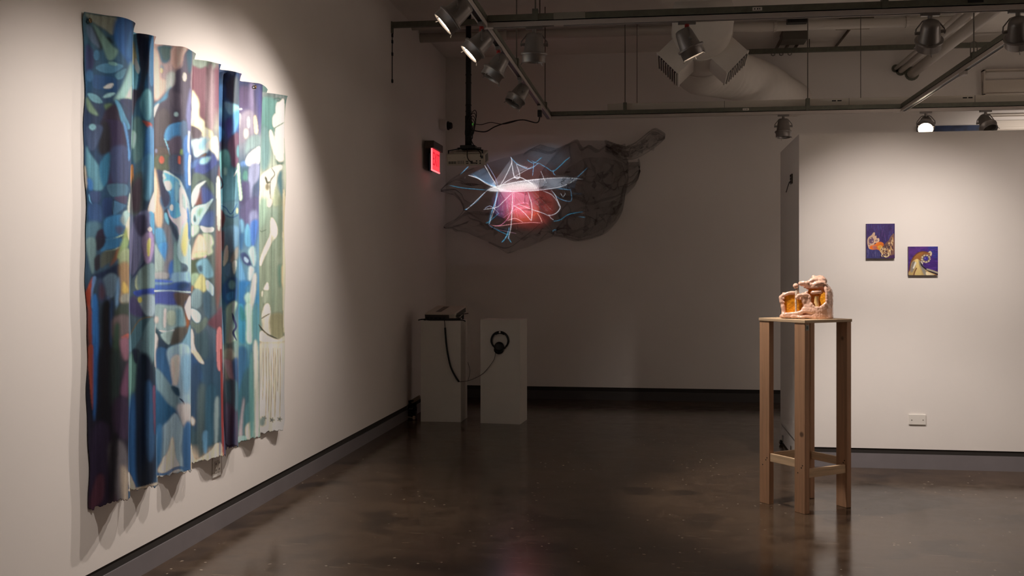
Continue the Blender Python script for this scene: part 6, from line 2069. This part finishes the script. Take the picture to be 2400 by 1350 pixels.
def picture():
    cv = Canvas(1010, 300, 1440, 630, 1.4)
    cv.frame = NF
    def G(s, col, w=1.6, a=1.0, soft=1.0, taper=True):
        cv.line(s, col, w * 0.5, a, soft * 0.45, taper=taper, add=True)
    W, B, T, K, O = (236, 240, 255), (120, 200, 255), (60, 170, 220), (255, 150, 200), (255, 90, 60)
    def glow(s, col, soft, alpha):
        sv = cv.a.copy(); cv.a[:] = 0
        cv.poly(s, col, soft, alpha)
        cv.a = sv + cv.a * 0.8
    glow('760,640 900,620 1100,650 1190,720 1200,840 1100,960 940,980 800,930 740,800', (190, 62, 56), 10, .55)
    glow('800,680 960,660 1010,760 980,860 860,860 800,780', (220, 105, 150), 9, .7)
    glow('860,800 1010,780 1060,860 980,930 860,920', (235, 95, 60), 8, .5)
    glow('700,700 820,680 780,880 690,860', (120, 90, 170), 8, .45)
    glow('650,560 800,520 1000,420 1150,480 1200,560 1000,600 750,640', (120, 60, 62), 10, .35)
    glow('640,400 850,360 1000,320 1300,300 1320,400 1200,480 900,500 650,480', (70, 80, 100), 14, .35)
    glow('960,330 1100,280 1250,310 1250,440 1100,440', (60, 90, 110), 8, .3)
    # the bright lens-shaped band
    glow('620,660 720,625 860,595 1000,575 1150,562 1300,558 1390,562 1340,600 1250,635 1100,655 950,668 800,672 700,672', (205, 215, 235), 2, .5)
    glow('640,662 720,630 860,605 1000,600 1050,650 900,666 740,670', (255, 255, 255), 3, .7)
    for k in range(46):
        x = 640 + k * 16
        G(f'{x},{668 - abs(k - 16) * .6} {x + 26},{612 - k * .9} {x + 44},{585 - k * .6}', W if k < 28 else B, .6, .55, .5, False)
    G('620,662 720,626 860,596 1000,576 1150,562 1300,558 1440,570', W, 2.2, 1.0)
    G('620,664 800,674 1000,668 1150,652 1250,634 1330,600 1390,560', W, 2.0, .95)
    G('1330,600 1400,545 1480,470', B, 1.4, .7)
    G('300,622 420,645 620,662', T, 1.5, .6)
    G('460,535 540,560 620,610 720,650', W, 3.2, .9); G('500,530 580,580 700,640', B, 2, .6)
    G('600,450 650,540 700,620', W, 2.4, .8); G('620,440 690,560 715,640', (170, 180, 230), 1.4, .7)
    G('720,640 770,560 830,430 822,380', W, 2, .9); G('822,380 880,440 980,480 1060,430', B, 1.6, .7)
    G('830,420 850,540 870,560 900,560', W, 3, .8); G('870,440 900,540 870,570', W, 2, .7); G('870,440 960,470', W, 1.4, .6)
    G('850,550 920,510 1010,460', W, 1.2, .6)
    G('720,640 800,580 880,550 960,580 1010,610', W, 2.4, .85)
    G('1020,430 1010,540', B, 1.3, .7); G('960,400 1020,430 1090,380', T, 1.6, .7); G('1000,410 1060,440', B, 1.4, .5)
    G('1060,430 1130,470 1185,500 1250,450 1290,410 1330,380', T, 2, .8); G('1185,490 1190,520 1205,535', B, 1.8, .8)
    G('1080,500 1110,570 1130,600', W, 1.4, .7)
    G('710,660 690,760 660,850 635,960', B, 2.6, .95); G('715,680 695,760 680,830 640,950', W, 1.4, .9)
    G('620,665 540,740 490,790 440,830', W, 1.6, .75); G('600,680 530,760 470,800', B, 1.4, .5)
    G('590,828 700,810 760,760 830,690', W, 1.6, .7); G('600,820 650,800 720,860', (200, 210, 250), 1.6, .6)
    G('840,680 835,800 830,900 820,1000 800,1080', W, 2.2, .95); G('850,670 850,760 840,830', K, 1.4, .7)
    G('850,800 800,900 740,960 690,968', K, 1.8, .8); G('640,960 720,970 860,950 1000,940 1090,945', (255, 170, 180), 1.8, .8)
    G('640,965 700,1000 760,1030 800,1050', T, 2.4, .9); G('640,970 720,1000 870,1035', (200, 150, 180), 1.2, .6)
    G('800,1010 780,1070 745,1110', T, 2.2, .9); G('815,1010 800,1060 825,1110', T, 2, .8); G('810,980 795,1040 770,1080', B, 2.4, .8)
    G('610,945 640,930 720,860', T, 1.8, .8)
    G('970,680 1000,780 1005,860 998,925', W, 2.2, .95); G('840,790 920,840 998,925', W, 1.6, .85); G('850,800 930,770 1000,790', K, 1.4, .7)
    G('880,780 1010,830 1100,860 1150,880 1210,860 1245,815 1230,770 1200,700 1170,665', W, 2.4, .9)
    G('1100,670 1170,700 1220,760 1235,800', W, 1.5, .7); G('1150,870 1165,900 1190,918', W, 1.8, .8)
    G('1050,860 1075,900 1092,945', (255, 200, 190), 1.6, .8); G('1010,880 1060,850', O, 1.6, .6)
    G('790,925 860,905 930,940', (255, 190, 200), 1.8, .8); G('760,900 860,830 1000,800', K, 1.2, .5)
    G('1190,930 1250,915 1320,870 1440,848', T, 2.2, .85); G('1230,650 1335,660', B, 1.8, .8); G('1335,655 1337,755 1240,735 1180,680', B, 1.6, .7)
    G('1250,690 1270,720 1290,690', W, 1.2, .6); G('1180,1020 1190,1005 1215,1002', T, 1.6, .6); G('430,830 450,825', B, 3, .7)
    G('390,530 430,490 460,460', B, 1.6, .5); G('1340,690 1440,695', T, 1.0, .35); G('1400,890 1460,895', T, 3, .5)
    # fine stipple of net knots caught by the light
    rng = np.random.default_rng(8)
    X, Yg = np.meshgrid(np.arange(cv.w), np.arange(cv.h))
    for i in range(34):                                   # fans of threads picked out by the beam
        t = i / 33
        G(f'{715 + 20 * t},{650} {780 + 160 * t},{760 - 60 * t} {800 + 300 * t},{930 - 130 * t * t}', [K, W, (230, 150, 190)][i % 3], .7, .3, .7)
        G(f'{690 + 330 * t},{680 - 8 * t} {720 + 380 * t},{760} {700 + 480 * t},{880 - 40 * t}', [W, K, O][i % 3], .7, .24, .7)
        G(f'{640 + 250 * t},{640 - 60 * t} {720 + 180 * t},{540 - 30 * t} {822 + 160 * t},{400 + 70 * t}', [(170, 180, 210), W][i % 2], .7, .26, .7)
        G(f'{470 + 120 * t},{530 - 60 * t} {590 + 60 * t},{590 - 40 * t} {700},{640}', [(150, 170, 210), B][i % 2], .7, .24, .7)
    fx, fy, k = NF
    for _ in range(900):
        x, y = rng.normal(930, 210), rng.normal(690, 150)
        px, py = int((fx + x * k - cv.u0) * cv.res), int((fy + y * k - cv.v0) * cv.res)
        if 2 < px < cv.w - 3 and 2 < py < cv.h - 3:
            cv.a[py, px] += np.array(srgb((230, 200, 225))) * rng.uniform(.1, .6)
    # whole picture is screened by a fine grid
    X, Yg = np.meshgrid(np.arange(cv.w), np.arange(cv.h))
    scr = 0.68 + 0.32 * np.sin(X * 1.45 + Yg * 0.6) * np.sin(Yg * 1.45 - X * 0.4)
    cv.a *= scr[..., None]
    cv.a = np.clip(cv.a, 0, 1.0)
    cv.a += np.array((0.0024, 0.0024, 0.0032))
    cv.a[:26] = 0; cv.a[-26:] = 0; cv.a[:, :20] = 0; cv.a[:, -20:] = 0
    S = lens_c + Vector((0, 0.03, 0.0))
    ys = S.y + 0.05
    WALLD = 0.12                                 # the picture is in focus on the mesh
    nx, ny = 540, 414
    U, W_ = np.meshgrid(np.linspace(1012, 1438, nx), np.linspace(302, 628, ny))
    l = (U - CX) / F
    ry = CS + l * SN
    kk = (FY - WALLD) / ry
    PX_, PZ_ = kk * (l * CS - SN), CAM_H + kk * (CY - W_) / F
    f = (ys - S.y) / (FY - WALLD - S.y)
    V = np.stack([S.x + (PX_ - S.x) * f, np.full_like(PX_, ys), S.z + (PZ_ - S.z) * f], -1)
    C = cv.sample(U, W_)
    m = bpy.data.materials.new('lit_slide')
    m.use_nodes = True
    nt = m.node_tree
    nt.nodes.clear()
    out = nt.nodes.new('ShaderNodeOutputMaterial')
    tr_ = nt.nodes.new('ShaderNodeBsdfTransparent')
    a_ = nt.nodes.new('ShaderNodeVertexColor'); a_.layer_name = 'paint'
    nt.links.new(a_.outputs[0], tr_.inputs[0]); nt.links.new(tr_.outputs[0], out.inputs[0])
    grid_object('picture_panel', V, nx, ny, C, m, hj)
    x0, x1, z0, z1 = V[..., 0].min(), V[..., 0].max(), V[..., 2].min(), V[..., 2].max()
    fr_ = MB()
    for lo, hi in (((x0 - .02, ys - .05, z0 - .02), (x1 + .02, ys + .001, z0)), ((x0 - .02, ys - .05, z1), (x1 + .02, ys + .001, z1 + .02)),
                   ((x0 - .02, ys - .05, z0), (x0, ys + .001, z1)), ((x1, ys - .05, z0), (x1 + .02, ys + .001, z1))):
        fr_.box(lo, hi)
    lip = 0.0011
    for lo, hi in (((x0 - .02, ys + .0005, z0 - .02), (x1 + .02, ys + .003, z0 + lip)), ((x0 - .02, ys + .0005, z1 - lip), (x1 + .02, ys + .003, z1 + .02)),
                   ((x0 - .02, ys + .0005, z0), (x0 + lip, ys + .003, z1)), ((x1 - lip, ys + .0005, z0), (x1 + .02, ys + .003, z1))):
        fr_.box(lo, hi)
    fr_.build('panel_frame', M_BLACK, hj)
    ld = bpy.data.lights.new('projector_beam', 'SPOT')
    ld.energy = PROJ_W
    ld.color = (1, 1, 1)
    ld.shadow_soft_size = 0.0
    cxw, czw = PX_[ny // 2, nx // 2], PZ_[ny // 2, nx // 2]
    aim = Vector((cxw, FY - WALLD, czw)) - S
    ld.spot_size = math.radians(62)
    ld.spot_blend = 0.05
    lo = bpy.data.objects.new('projector_beam', ld)
    COL.objects.link(lo)
    lo.parent = hj
    lo.location = S - Vector(hj['_org'])
    lo.rotation_euler = (-aim).to_track_quat('Z', 'Y').to_euler()


PROJ_W = 275.0
picture()

for o in bpy.data.objects:
    if '_org' in o.keys():
        del o['_org']
